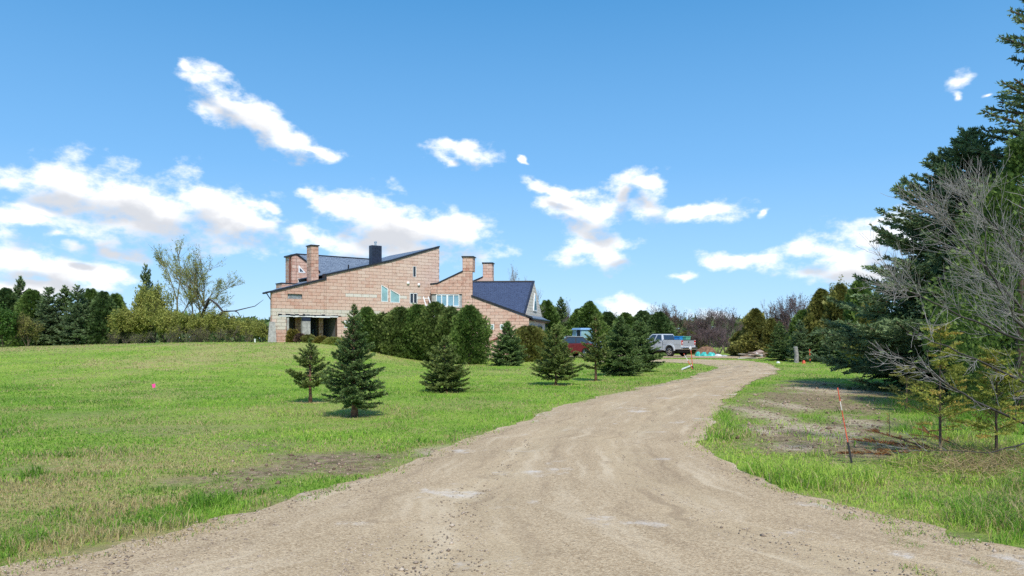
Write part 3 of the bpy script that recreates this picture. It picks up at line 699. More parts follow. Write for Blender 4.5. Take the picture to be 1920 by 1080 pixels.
# ---- wall B: the lower wing, parallel to the photo plane
def Bp(px, py, o=0.0): return frB.un(px, py, o)
topB = [(0.0, Bp(808, 533.5)[1]), (Bp(820, 532.3)[0], Bp(820, 532.3)[1]), (Bp(868, 509.5)[0], Bp(868, 509.5)[1]), (Bp(868, 509.5)[0] + 1e-4, Bp(868, 484)[1]),
        (Bp(886, 484)[0], Bp(886, 484)[1]), (Bp(886, 484)[0] + 1e-4, Bp(886, 557)[1]), (Bp(992, 596.3)[0], Bp(992, 596.3)[1])]
LB = topB[-1][0]
WS = hole(frB, 808.6, 551.5, 866, 577.5)
SQB = [hole(frB, x - 3.6, 608, x + 3.6, 618) for x in (908.5, 923, 941)]
holesB = [WS] + SQB
ZB0 = -0.35
def tintB(s, z):
    if abs(z - Bp(900, 560)[1]) < 0.0: return 0.9
    red = 0.12 if z > Bp(850, 552)[1] else 0.0
    return min(0.79, max(0, rb.gauss(0.42 - red, 0.10)))
mbw = MB(); wall_backing(mbw, frB, 0.0, LB, ZB0 - 0.3, topB, holesB, 0.32)
wallB = mbw.build('wall', M['mortar'], house, HO)
lay_blocks(frB, 0.0, LB, ZB0, topB, holesB, tintB, 1, phase=0.3)
# ---- the 300 blocks that show largest are pieces of their own, the others are joined
walls = [wallA, wallB]
def hidden(fr, polys):
    p = polys[0]; a = sum(q[0] for q in p) / len(p); z = sum(q[1] for q in p) / len(p); w = fr.w(a, z)
    X = 960 + w[0] / w[1] * F; Y = HY - (z - EYE) / w[1] * F
    if Y > 640 + max(0, (X - 640) * 0.16): return True
    return (668 < X < 912 and Y > 586) or (910 < X < 995 and Y > 628)
def apparent(c):
    fr, polys = c[0], c[1]; p = polys[0]; a = sum(q[0] for q in p) / len(p); w = fr.w(a, 0)
    ar = 0
    for p in polys: ar += abs(sum(p[i][0] * p[(i + 1) % len(p)][1] - p[(i + 1) % len(p)][0] * p[i][1] for i in range(len(p)))) / 2
    return ar / w[1] ** 2
vis = sorted([c for c in block_cands if not hidden(c[0], c[1])], key=apparent, reverse=True)
single = set(id(c) for c in vis[:300])
shared = {}
rest = [MB(), MB()]
for c in block_cands:
    fr, polys, tint, wi, full = c
    if id(c) not in single:
        for P in polys: block_geo(rest[wi], fr, P, tint)
        continue
    if full:                                      # whole blocks of one tone share one mesh
        key = (wi, round(tint * 14), tint > .8); P = polys[0]; s0 = min(p[0] for p in P); z0 = min(p[1] for p in P)
        if key not in shared:
            mb = MB(); f0 = Frame((0, 0), fr.u); block_geo(mb, f0, [(0, 0), (BW, 0), (BW, BH), (0, BH)], min(key[1] / 14, .79) if tint < 0.8 else tint); shared[key] = mb.mesh('block', M['block'])
        w = fr.w(s0, z0); put('block', shared[key], walls[wi], (w[0] - HO[0], w[1] - HO[1], w[2] - HO[2]))
    else:
        mb = MB()
        for P in polys: block_geo(mb, fr, P, tint)
        mb.build('block', M['block'], walls[wi], HO)
for wi in (0, 1):
    o = rest[wi].build('block_courses', M['block'], walls[wi], HO); o['kind'] = 'stuff'
# ---- roof edges, roofs
def strip(mb, fr, pts, th, o0, o1, dz=0.0):
    for (p, q) in zip(pts[:-1], pts[1:]):
        if abs(q[0] - p[0]) < 1e-3: 
            mb.prism([fr.w(p[0] - th, p[1], o0), fr.w(p[0], p[1], o0), fr.w(p[0], q[1] + th, o0), fr.w(p[0] - th, q[1] + th, o0)][::-1], [fr.w(p[0] - th, p[1], o1), fr.w(p[0], p[1], o1), fr.w(p[0], q[1] + th, o1), fr.w(p[0] - th, q[1] + th, o1)][::-1]); continue
        mb.prism([fr.w(p[0], p[1] + dz, o0), fr.w(q[0], q[1] + dz, o0), fr.w(q[0], q[1] + th + dz, o0), fr.w(p[0], p[1] + th + dz, o0)], [fr.w(p[0], p[1] + dz, o1), fr.w(q[0], q[1] + dz, o1), fr.w(q[0], q[1] + th + dz, o1), fr.w(p[0], p[1] + th + dz, o1)])
def uvroof(name, quads, m, parent=house):
    """shingled planes; each quad listed eave-left, eave-right, ridge-right, ridge-left"""
    me = bpy.data.meshes.new(name); V = []; Fs = []; UV = []
    for q in quads:
        n = len(V); q = [Vector(p) for p in q]; V += [(p.x - HO[0], p.y - HO[1], p.z - HO[2]) for p in q]; Fs.append(tuple(range(n, n + len(q))))
        e = (q[1] - q[0]).normalized(); nn = e.cross(q[2] - q[1]).normalized(); up = nn.cross(e)
        UV += [((p - q[0]).dot(e), (p - q[0]).dot(up)) for p in q]
    me.from_pydata(V, [], Fs); uv = me.uv_layers.new(name='UVMap')
    for i, c in enumerate(UV): uv.data[i].uv = c
    me.materials.append(m); me.update()
    o = put(name, me, parent); md = o.modifiers.new('thick', 'SOLIDIFY'); md.thickness = 0.06; md.offset = -1
    return o
mb = MB(); strip(mb, frA, [(-0.35, topA[0][1] - 0.08)] + topA[:3], 0.13, 0.10, -0.40); strip(mb, frA, [topA[2], topA[3]], 0.13, 0.098, -0.395); strip(mb, frA, topA[3:], 0.13, 0.102, -0.405)
mb.build('fascia', M['fascia'], house, HO)
mb = MB(); mb.tube([frA.w(-0.42, topA[0][1] - 0.05, 0.12), frA.w(-0.42, topA[0][1] - 0.05, -0.6)], 0.07, 8); mb.tube([frA.w(-0.40, topA[0][1] - 0.08, 0.05), frA.w(-0.12, topA[0][1] - 0.5, 0.04)], 0.035, 6)
mb.build('gutter', M['fascia'], house, HO)
LW = 4.3                                          # the back of wing A, narrowing to the left
def backs(s): return 8.5 * min(1.0, max(0.05, (s + 0.2) / LW))
qs = []
bp = [p for p in topA]
for (p, q) in zip(bp[:-1], bp[1:]):
    if q[0] - p[0] < 0.01: continue
    n = 3 if p[0] < LW else 1
    for i in range(n):
        a = p[0] + (q[0] - p[0]) * i / n; b = p[0] + (q[0] - p[0]) * (i + 1) / n
        za = p[1] + (q[1] - p[1]) * i / n; zb_ = p[1] + (q[1] - p[1]) * (i + 1) / n
        qs.append([frA.w(a, za + 0.1, -0.3), frA.w(b, zb_ + 0.1, -0.3), frA.w(b, zb_ + 0.1, -backs(b)), frA.w(a, za + 0.1, -backs(a))])
uvroof('roof', qs, M['shingle2'])
mb = MB()                                        # rear and side walls of wing A
mb.prism([frA.w(0.3, ZA0 - .6, -0.32), frA.w(LA, ZA0 - .6, -0.32), frA.w(LA, ZA0 - .6, -8.3), frA.w(LW, ZA0 - .6, -8.3)], [frA.w(0.3, 4.9, -0.32), frA.w(LA, 4.9, -0.32), frA.w(LA, 4.9, -8.3), frA.w(LW, 4.9, -8.3)])
mb = MB()
def wallseg(mb, a, b, z0, za, zb_, th=0.25):
    a = Vector(a); b = Vector(b); d = (b - a).normalized(); n = Vector((d.y, -d.x)) * th
    mb.prism([(a.x, a.y, z0), (b.x, b.y, z0), (b.x, b.y, zb_), (a.x, a.y, za)], [(a.x + n.x, a.y + n.y, z0), (b.x + n.x, b.y + n.y, z0), (b.x + n.x, b.y + n.y, zb_), (a.x + n.x, a.y + n.y, za)])
def zA(s): return float(np.interp(s, [p[0] for p in topA], [p[1] for p in topA]))
wallseg(mb, frA.w(0.25, 0, -0.4)[:2], frA.w(LW, 0, -8.4)[:2], 0.3, zA(0.25), zA(LW) - .1); wallseg(mb, frA.w(LW, 0, -8.4)[:2], frA.w(LA, 0, -8.4)[:2], 0.3, zA(LW) - .1, zA(LA)); wallseg(mb, frA.w(LA - .3, 0, -8.4)[:2], frA.w(LA - .3, 0, -0.35)[:2], 0.0, zA(LA) - .1, zA(LA) - .1)
mb.build('rear_wall', M['palestone'], house, HO)
# end face blocks of wall A at its left corner
frAl = Frame(frA.w(0, 0, -0.32)[:2], (frA.n.x, frA.n.y)); mb = MB()
z = ZA0; r = 0
while z < topA[0][1] - 0.05:
    t = rb.uniform(0.81, 0.9) if zband0 - .02 < z < zband0 + 2 * BH - .02 else rb.uniform(0.05, 0.4)
    block_geo(mb, frAl, [(0, z), (0.32, z), (0.32, min(z + BH, topA[0][1])), (0, min(z + BH, topA[0][1]))], t); z += BH
o = mb.build('corner_blocks', M['block'], wallA, HO); o['kind'] = 'stuff'
# ---- block-built towers and chimneys on the roofs
def block_shaft(fr, s0, s1, depth, z0, z1, name='chimney', flare=0.0, cap=True, red=0.25, rows_top_red=True):
    """a rectangular shaft clad in blocks; its front lies in frame fr"""
    core = MB(); c = [fr.w(s0, 0, 0), fr.w(s1, 0, 0), fr.w(s1 + flare, 0, -depth), fr.w(s0, 0, -depth)]
    core.prism([(p[0], p[1], z0) for p in c], [(p[0], p[1], z1) for p in c])
    ch = core.build(name, M['mortar'], house, HO)
    bl = MB()
    for i in range(4):
        p, q = Vector(c[i][:2]), Vector(c[(i + 1) % 4][:2]); f = Frame(p, q - p); L = (q - p).length
        z = z0; r = 0
        while z < z1 - 0.02:
            zt = min(z + BH, z1); cut = L * (0.36 if r % 2 else 0.64) if L < 1.2 else None
            if cut: spans = [(0, cut), (cut, L)]
            else:
                spans = []; a = -(BW / 2 if r % 2 else 0)
                while a < L:
                    if min(a + BW, L) - max(a, 0) > .04: spans.append((max(a, 0), min(a + BW, L)))
                    a += BW
            for (a, b) in spans: block_geo(bl, f, [(a, z), (b, z), (b, zt), (a, zt)], max(0, min(0.79, rb.gauss(red, 0.15))))
            z += BH; r += 1
    o = bl.build('block_courses', M['block'], ch, HO); o['kind'] = 'stuff'
    if cap:
        cm = MB(); k = 0.09; cen = Vector((sum(p[0] for p in c) / 4, sum(p[1] for p in c) / 4))
        P = [(Vector(p[:2]) - cen) * (1 + k / 0.4) + cen for p in c]
        cm.prism([(p.x, p.y, z1 + 0.002) for p in P], [(p.x, p.y, z1 + 0.075) for p in P]); cm.build('cap', M['fascia'], ch, HO)
    return ch
f1 = Frame(frA.w(0, 0, -0.75)[:2], frA.u); s0, zt = f1.un(583.5, 460.5); s1, _ = f1.un(597, 460.5)
block_shaft(f1, s0, s1, 0.82, 4.6, zt, red=0.22)
f2 = Frame(frB.w(0, 0, 0.03)[:2], frB.u); s0, zt = f2.un(867.6, 482); s1, _ = f2.un(886.3, 482)
block_shaft(f2, s0, s1, 0.85, Bp(877, 509)[1], zt, flare=0.13, red=0.25)
f3 = Frame((0, 65.5), (1, 0)); s0, zt = f3.un(905.6, 493.6); s1, _ = f3.un(922.6, 493.6)
block_shaft(f3, s0, s1, 0.85, 4.5, zt, flare=0.12, red=0.3)
# raised room with its gabled top (behind wall A, left)
f4 = Frame(frA.w(0, 0, -5.6)[:2], frA.u); sT0, zT = f4.un(547.5, 479.5); sT1 = f4.s_of(600); zp = f4.un(556, 477.6); zr = f4.un(576, 493)
topT = [(sT0, zT), zp, zr, (sT1, zr[1] - (zr[0] - sT1) * ((zr[1] - zp[1]) / (zr[0] - zp[0])) * -1)]
topT[3] = (sT1, zr[1] + (zr[1] - zp[1]) / (zr[0] - zp[0]) * (sT1 - zr[0]))
TW = hole(f4, 559.5, 497.5, 573.0, 511.5); TW2 = hole(f4, 559.0, 522.5, 573, 530)
mb = MB(); wall_backing(mb, f4, sT0, sT1, 4.4, topT, [TW2], 0.3); tw = mb.build('wall', M['mortar'], house, HO)
mb = MB(); bc0 = len(block_cands); lay_blocks(f4, sT0, sT1, 4.4, topT, [TW2], lambda s, z: max(0, min(.79, rb.gauss(0.22, 0.15))), 2)
for c in block_cands[bc0:]:
    for P in c[1]: block_geo(mb, f4, P, c[2])
fl = Frame(f4.w(sT0, 0, -1.4)[:2], (f4.n.x, f4.n.y)); z = 4.4; r = 0
while z < zT - .02:
    cut = 0.5 if r % 2 else 0.9
    for (a, b) in ((0, cut), (cut, 1.4)): block_geo(mb, fl, [(a, z), (b, z), (b, min(z + BH, zT)), (a, min(z + BH, zT))], rb.uniform(0.0, 0.35))
    z += BH; r += 1
o = mb.build('block_courses', M['block'], tw, HO); o['kind'] = 'stuff'
mb = MB(); mb.prism([f4.w(sT0, 4.4, -.3), f4.w(sT1, 4.4, -.3), f4.w(sT1, 4.4, -3.5), f4.w(sT0 + 1.0, 4.4, -3.5)], [f4.w(sT0, zT - .05, -.3), f4.w(sT1, 5.6, -.3), f4.w(sT1, 5.6, -3.5), f4.w(sT0 + 1.0, zT - .05, -3.5)]); mb.build('core', M['mortar'], tw, HO)
mb = MB(); strip(mb, f4, [(sT0 - .12, zT - 0.02), (zp[0], zp[1])], 0.11, 0.08, -0.35); strip(mb, f4, [zp, topT[3]], 0.12, 0.10, -0.38); mb.build('fascia', M['fascia'], house, HO)
mb = MB(); mb.tube([fl.w(1.15, zT + .02, 0.08), fl.w(1.15, 4.5, 0.08)], 0.055, 8); mb.build('downpipe', M['brown_pipe'], house, HO)
mb = MB(); a = fl.w(0, 0, 0.12); mb.box((fl.w(0.7, 0, .07)[0], fl.w(0.7, 0, .07)[1], zT + 0.02), (0.14, 1.5, 0.12), math.atan2(fl.u.y, fl.u.x) - math.pi / 2); mb.build('gutter', M['fascia'], house, HO)
# low parapet with a dark coping beside it
f5 = Frame(frA.w(0, 0, -2.6)[:2], frA.u); q0 = f5.un(528.5, 531.5); q1 = f5.un(580, 530)
block_shaft(f5, q0[0], q1[0], 1.2, 4.3, q0[1], name='parapet', cap=False, red=0.35)
mb = MB(); strip(mb, f5, [(q0[0] - .05, q0[1]), (q1[0], q0[1] - .02)], 0.07, 0.06, -1.25); mb.build('coping', M['fascia'], house, HO)
# the steep main roof behind, and its metal flue box
f6 = Frame(frA.w(0, 0, -8.0)[:2], frA.u); r0 = f6.un(558, 479.3); r1 = f6.un(740, 487.5); zr_ = 0.5 * (r0[1] + r1[1])
uvroof('roof', [[frA.w(r0[0] - .6, 4.6, -3.6), frA.w(r1[0] - .6, 4.6, -3.6), f6.w(r1[0], zr_, 0), f6.w(r0[0], zr_, 0)], [f6.w(r1[0], zr_, 0), f6.w(r0[0], zr_, 0), f6.w(r0[0] + 1, 5.0, -3.6), f6.w(r1[0], 5.0, -3.6)]], M['shingle2'])
mb = MB(); mb.tube([f6.w(r0[0], zr_ + .03, 0), f6.w(r1[0], zr_ + .03, 0)], 0.06, 6); mb.build('ridge_cap', M['fascia'], house, HO)
f7 = Frame(frA.w(0, 0, -1.6)[:2], frA.u); b0 = f7.un(697.6, 459.5); b1 = f7.un(715.8, 459.5)
mb = MB(); c = [f7.w(b0[0], 0, 0), f7.w(b1[0], 0, 0), f7.w(b1[0], 0, -0.55), f7.w(b0[0], 0, -0.55)]
mb.prism([(p[0], p[1], 5.6) for p in c], [(p[0], p[1], b0[1]) for p in c])
for k in range(1, 5):
    sx_ = b0[0] + (b1[0] - b0[0]) * k / 5; mb.tube([f7.w(sx_, 5.7, .012), f7.w(sx_, b0[1], .012)], 0.014, 4)
fb_ = mb.build('flue_box', M['metal_dark'], house, HO)
mb = MB(); cx_ = f7.w((b0[0] + b1[0]) / 2 + .02, 0, -.28); mb.tube([(cx_[0], cx_[1], b0[1] - .02), (cx_[0], cx_[1], b0[1] + .22)], 0.085, 10); mb.tube([(cx_[0], cx_[1], b0[1] + .24), (cx_[0], cx_[1], b0[1] + .33)], [0.12, 0.11], 10); mb.tube([(cx_[0], cx_[1], b0[1] + .33), (cx_[0], cx_[1], b0[1] + .38)], [0.06, 0.05], 8); mb.build('flue_pipe', M['flue'], fb_, HO)
mb = MB(); w = frA.w(frA.s_of(664), zA(frA.s_of(664)) + .1, -1.0); mb.tube([w, (w[0], w[1], w[2] + .32)], 0.06, 8); mb.build('roof_vent', M['fascia'], house, HO)
# ---- wing B roofs
mb = MB(); strip(mb, frB, [(-0.06, topB[0][1] - .02)] + topB[1:3], 0.11, 0.07, -0.4); strip(mb, frB, [(topB[5][0] - .1, topB[5][1] + .03), (Bp(998.5, 597.6)[0], Bp(998.5, 597.6)[1])], 0.15, 0.09, -0.38); mb.build('fascia', M['fascia'], house, HO)
uvroof('roof', [[frB.w(-0.1, topB[0][1] + .08, -.3), frB.w(topB[1][0], topB[1][1] + .08, -.3), frB.w(topB[1][0], topB[1][1] + .08, -5), frB.w(-0.1, topB[0][1] + .08, -5)], [frB.w(topB[1][0], topB[1][1] + .08, -.3), frB.w(topB[2][0], topB[2][1] + .08, -.3), frB.w(topB[2][0], topB[2][1] + .08, -5), frB.w(topB[1][0], topB[1][1] + .08, -5)]], M['shingle'])
G0 = at(985.5, 588.5, 59); G1 = at(1016, 594, 67); GA = at(1000.5, 528.6, 63); RL = Vector((-5.4, 63, GA.z - .02))
sl = (GA.z - G0.z) / (GA.y - G0.y)
E0 = Vector((-4.6, 58.15, GA.z - sl * (63 - 58.15))); E1 = Vector((G0.x - .05, 58.15, E0.z))
uvroof('roof', [[E0, Vector((at(982, 590, 58.9).x, 58.15, E0.z)), Vector((GA.x - .02, GA.y, GA.z)), RL], [RL, Vector((GA.x, GA.y, GA.z)), Vector((G1.x, G1.y, G1.z)), Vector((-5, 67, G1.z))]], M['shingle'])
mb = MB(); mb.tube([RL + Vector((0, -.02, .03)), GA + Vector((0, -.02, .05))], 0.07, 6); mb.build('ridge_cap', M['fascia'], house, HO)
mb = MB(); d = Vector((.10, 0, 0)); a, b = at(983, 589.5, 58.9), GA + Vector((0, -.05, .1))
mb.prism([a - d, a + d, b + d, b - d], [p + Vector((0, .25, -.12)) for p in (a - d, a + d, b + d, b - d)]); mb.build('bargeboard', M['metal_dark'], house, HO)
mb = MB(); gdir = (G1 - G0); gn_ = Vector((gdir.y, -gdir.x, 0)).normalized()
Gb0 = Vector((G0.x, G0.y, 2.0)); Gb1 = Vector((G1.x, G1.y, 2.0))
mb.prism([Gb0, Gb1, G1, GA, G0], [p - gn_ * .25 for p in (Gb0, Gb1, G1, GA, G0)]); gw = mb.build('gable_wall', M['palestone'], house, HO)
frG = Frame((G0.x, G0.y), (gdir.x, gdir.y)); LG = math.hypot(gdir.x, gdir.y); mb = MB(); zg = 3.3; r = 0
while zg < GA.z - .1:
    a = -(0.25 if r % 2 else 0)
    while a < LG:
        P = [(max(a, 0), zg), (min(a + .5, LG), zg), (min(a + .5, LG), zg + .25), (max(a, 0), zg + .25)]
        if P[1][0] - P[0][0] > .03:
            mid = LG * .5; P = clip_poly(P, -(GA.z - G0.z) / mid, 1, G0.z - .05); P = clip_poly(P, (GA.z - G1.z) / mid, 1, GA.z - .05 + (GA.z - G1.z)) if len(P) > 2 else P
            if len(P) > 2: block_geo(mb, frG, P, rb.uniform(.84, 1.0))
        a += .5
    zg += .25; r += 1
o = mb.build('block_courses', M['block'], gw, HO); o['kind'] = 'stuff'
gwin = MB(); c0, c1 = LG * .40, LG * .62
P = [(c0, 3.9), (c1, 3.9), (LG * .55, 5.4), (LG * .47, 5.4)]; gwin.prism([frG.w(a, z, .03) for a, z in P], [frG.w(a, z, .09) for a, z in P]); gf = gwin.build('window', M['white'], house, HO)
P = [(c0 + .25, 4.02), (c1 - .25, 4.02), (LG * .53, 5.25), (LG * .49, 5.25)]; gp = MB(); gp.prism([frG.w(a, z, .08) for a, z in P], [frG.w(a, z, .10) for a, z in P]); gp.build('pane', M['glass'], gf, HO)
# low skirt roof round the right end, with gutter, and the set-back wall under it
K0 = at(985, 590.5, 58.6); K1 = at(998.5, 596.8, 58.0); K2 = at(1030, 601.5, 67); K3 = at(1015.5, 594.3, 66.6)
uvroof('roof', [[K1, K2, K3, K0]], M['shingle2'])
mb = MB(); mb.tube([K1 + Vector((0, 0, -.04)), K2 + Vector((0, 0, -.04))], 0.085, 8); g_ = K2; mb.tube([g_ + Vector((-.05, -.3, -.1)), g_ + Vector((-.3, -.5, -.5)), Vector((g_.x - .32, g_.y - .5, .2))], 0.05, 6); mb.build('gutter', M['fascia'], house, HO)
S0 = Vector((LB - 6.36 + 0.0, 58.35)); S1 = Vector(at(1022, 600, 66.5)[:2])
mb = MB(); wallseg(mb, S0, S1, -0.3, 3.0, 3.0, -0.25); sw = mb.build('side_wall', M['palestone'], house, HO)
frS = Frame(S0, S1 - S0)
mb = MB(); mb.prism([(K1.x - .35, 58.1, 3.0), (K1.x, 58.1, 3.0), (K2.x, 67, 2.95), (K2.x - .5, 67, 2.95)], [(K1.x - .35, 58.1, 3.06), (K1.x, 58.1, 3.06), (K2.x, 67, 3.0), (K2.x - .5, 67, 3.0)]); mb.build('soffit', M['brown_pipe'], house, HO)
for (x0, x1) in ((0.8, 2.8), (4.2, 6.4)):
    mb = MB(); P = [(x0, 1.9), (x1, 1.9), (x1, 2.7), (x0, 2.7)]; mb.prism([frS.w(a, z, .02) for a, z in P], [frS.w(a, z, .06) for a, z in P]); wf = mb.build('window', M['concrete'], house, HO)
    P = [(x0 + .1, 2.0), (x1 - .1, 2.0), (x1 - .1, 2.6), (x0 + .1, 2.6)]; mb = MB(); mb.prism([frS.w(a, z, .055) for a, z in P], [frS.w(a, z, .07) for a, z in P]); mb.build('pane', M['glass_dark'], wf, HO)
# rear volume closing wing B, echo of the wing roof before the third chimney
mb = MB(); wallseg(mb, (-6.0, 58.4), (-6.0, 67), -.3, 4.4, 3.5); wallseg(mb, (-6.0, 67), (G1.x, 67), -.3, 3.5, 3.5); mb.build('rear_wall', M['palestone'], house, HO)
f8 = Frame((0, 65.2), (1, 0)); e0 = f8.un(880, 531); e1 = f8.un(905.5, 520); e2 = f8.un(924, 520)
mb = MB(); mb.prism([f8.w(e0[0], 4.5), f8.w(e2[0], 4.5), f8.w(e2[0], e1[1]), f8.w(e1[0], e1[1]), f8.w(e0[0], e0[1])], [f8.w(e0[0], 4.5, -1.5), f8.w(e2[0], 4.5, -1.5), f8.w(e2[0], e1[1], -1.5), f8.w(e1[0], e1[1], -1.5), f8.w(e0[0], e0[1], -1.5)]); mb.build('wall', M['block'], house, HO)
mb = MB(); strip(mb, f8, [e0, e1], .1, .06, -1.55); mb.build('fascia', M['fascia'], house, HO)
# ---- windows
def window(fr, P, panes, frame_w=0.06, glass='glass', proud=0.03, name='window', inset=-0.02):
    """P: outline on the wall; panes: list of outlines"""
    mb = MB(); n = len(P)
    cx = sum(p[0] for p in P) / n; cz = sum(p[1] for p in P) / n
    I = [(a + math.copysign(frame_w, cx - a), z + math.copysign(frame_w, cz - z)) for a, z in P]
    for i in range(n):
        j = (i + 1) % n; q = [P[i], P[j], I[j], I[i]]; mb.prism([fr.w(a, z, inset - .06) for a, z in q], [fr.w(a, z, proud) for a, z in q])
    wf = mb.build(name, M['white'], house, HO)
    for q in panes:
        mb = MB(); mb.prism([fr.w(a, z, inset - .05) for a, z in q], [fr.w(a, z, inset) for a, z in q]); mb.build('pane', M[glass], wf, HO)
    return wf
def rect(h, m=0.0): return [(h[0] + m, h[2] + m), (h[1] - m, h[2] + m), (h[1] - m, h[3] - m), (h[0] + m, h[3] - m)]
def slant(fr, h, px0, y0, px1, y1): 
    return [(h[0], h[2]), (h[1], h[2]), (h[1], fr.un(px1, y1)[1]), (h[0], fr.un(px0, y0)[1])]
def shrinkP(P, k):
    cx = sum(p[0] for p in P) / len(P); cz = sum(p[1] for p in P) / len(P); return [(a + math.copysign(k, cx - a), z + math.copysign(k, cz - z)) for a, z in P]
def filler(fr, h, P, tint):                      # blocks cut to the slanting window head
    mb = MB(); Q = [P[3], P[2], (h[1], h[3]), (h[0], h[3])]
    if Q[2][1] - Q[1][1] > .02 or Q[3][1] - Q[0][1] > .02:
        mb.prism([fr.w(a, z, -.2) for a, z in Q], [fr.w(a, z, .019) for a, z in Q], tint); mb.build('cut_block', M['block'], wallA, HO)
P1 = slant(frA, W1, 714.5, 533.6, 727.5, 541); filler(frA, W1, P1, .45); window(frA, P1, [shrinkP(P1, .05)], .05, 'glass_teal')
P2 = slant(frA, W2, 731.5, 542.6, 749.5, 552); filler(frA, W2, P2, .5); window(frA, P2, [shrinkP(P2, .05)], .05, 'glass_teal')
m_ = (W3[0] + W3[1]) / 2
w3 = window(frA, rect(W3), [[(W3[0] + .05, W3[2] + .05), (m_ - .03, W3[2] + .05), (m_ - .03, W3[3] - .05), (W3[0] + .05, W3[3] - .05)], [(m_ + .03, W3[2] + .05), (W3[1] - .05, W3[2] + .05), (W3[1] - .05, W3[3] - .05), (m_ + .03, W3[3] - .05)]], .055, 'glass_dark')
mb = MB(); mb.prism([frA.w(a, z, -.07) for a, z in [(m_ - .03, W3[2]), (m_ + .03, W3[2]), (m_ + .03, W3[3]), (m_ - .03, W3[3])]], [frA.w(a, z, .03) for a, z in [(m_ - .03, W3[2]), (m_ + .03, W3[2]), (m_ + .03, W3[3]), (m_ - .03, W3[3])]]); mb.build('mullion', M['white'], w3, HO)
m_ = (SL[0] + SL[1]) / 2
window(frA, rect(SL), [[(SL[0] + .03, SL[2] + .03), (m_ - .025, SL[2] + .03), (m_ - .025, SL[3] - .03), (SL[0] + .03, SL[3] - .03)], [(m_ + .025, SL[2] + .03), (SL[1] - .03, SL[2] + .03), (SL[1] - .03, SL[3] - .03), (m_ + .025, SL[3] - .03)]], .03, 'glass_dark')
window(frA, rect(SQ), [shrinkP(rect(SQ), .13)], .14, 'glass_dark')
# triangular window and low window of the raised room
tw_w = [(TW[0], TW[2]), (TW[1], TW[2]), (TW[0], TW[3])]
mb = MB(); mb.prism([f4.w(a, z, .0) for a, z in tw_w], [f4.w(a, z, .05) for a, z in tw_w]); t_ = mb.build('window', M['white'], house, HO)
q = [(TW[0] + .09, TW[2] + .08), (TW[1] - .2, TW[2] + .08), (TW[0] + .09, TW[3] - .2)]; mb = MB(); mb.prism([f4.w(a, z, .04) for a, z in q], [f4.w(a, z, .06) for a, z in q]); mb.build('pane', M['glass_dark'], t_, HO)
window(f4, rect(TW2), [shrinkP(rect(TW2), .04)], .05, 'louver')
# grey panel let into wall A
window_ = MB(); q = rect(VP); window_.prism([frA.w(a, z, -.16) for a, z in q], [frA.w(a, z, -.12) for a, z in q]); vp = window_.build('vent_panel', M['louver'], house, HO)
mb = MB()
for k in range(4):
    z = VP[2] + (VP[3] - VP[2]) * (k + .5) / 4; mb.prism([frA.w(VP[0] + .12, z, -.12), frA.w(VP[1], z, -.12), frA.w(VP[1], z + .03, -.12), frA.w(VP[0] + .12, z + .03, -.12)], [frA.w(VP[0] + .12, z - .02, -.09), frA.w(VP[1], z - .02, -.09), frA.w(VP[1], z + .01, -.09), frA.w(VP[0] + .12, z + .01, -.09)])
mb.build('slats', M['louver'], vp, HO)
# sliding window of wing B with side panels and sill
wx = [frB.s_of(x) for x in (817.5, 828.0, 838.6, 850.4, 861.2)]; za, zb_ = WS[2] + .12, WS[3] - .03
def rp(a, b, m=.045): return [(a + m, za + m), (b - m, za + m), (b - m, zb_ - m), (a + m, zb_ - m)]
wsl = window(frB, [(wx[0], za), (wx[4], za), (wx[4], zb_), (wx[0], zb_)], [rp(wx[i], wx[i + 1]) for i in range(4)], .06, 'glass', .0, inset=-.06)
for i in (1, 2, 3):
    hw = .07 if i == 2 else .035; q = [(wx[i] - hw, za), (wx[i] + hw, za), (wx[i] + hw, zb_), (wx[i] - hw, zb_)]; mb = MB(); mb.prism([frB.w(a, z, -.1) for a, z in q], [frB.w(a, z, .004) for a, z in q]); mb.build('mullion', M['white'], wsl, HO)
for (a, b, mt) in ((WS[0] + .02, wx[0] - .005, 'concrete'), (wx[4] + .005, WS[1], 'louver')):
    q = [(a, za), (b, za), (b, zb_), (a, zb_)]; mb = MB(); mb.prism([frB.w(x, z, -.14) for x, z in q], [frB.w(x, z, -.08) for x, z in q]); mb.build('side_panel', M[mt], house, HO)
mb = MB(); q = [(wx[0] - .2, WS[2]), (WS[1], WS[2]), (WS[1], WS[2] + .11), (wx[0] - .2, WS[2] + .11)]; mb.prism([frB.w(x, z, -.15) for x, z in q], [frB.w(x, z, .08) for x, z in q]); mb.build('sill', M['concrete'], house, HO)
for h in SQB: window(frB, rect(h), [shrinkP(rect(h), .07)], .07, 'glass_teal')
# two small wall vents on wall A
for (x, y) in ((764.5, 531), (784.5, 534)):
    a, z = A(x, y); mb = MB(); mb.lathe([(0.0, 0), (0.11, 0), (0.12, .08), (0.05, .13), (0, .13)], (0, 0, 0), 'Y', 12); o = mb.build('wall_vent', M['white'], house); w = frA.w(a, z, .02); o.location = (w[0] - HO[0], w[1] - HO[1], w[2] - HO[2]); o.rotation_euler = (0, 0, math.atan2(frA.u.y, frA.u.x) + math.pi)
# diagonal stair board at the foot of wing B
a0, z0_ = Bp(914, 642.5, .1); a1, z1_ = Bp(936, 632, .1); mb = MB(); mb.prism([frB.w(a0, z0_ - .08, .03), frB.w(a1, z1_ - .08, .03), frB.w(a1, z1_ + .04, .03), frB.w(a0, z0_ + .04, .03)], [frB.w(a0, z0_ - .08, .16), frB.w(a1, z1_ - .08, .16), frB.w(a1, z1_ + .04, .16), frB.w(a0, z0_ + .04, .16)]); mb.build('stair_board', M['brown_pipe'], house, HO)
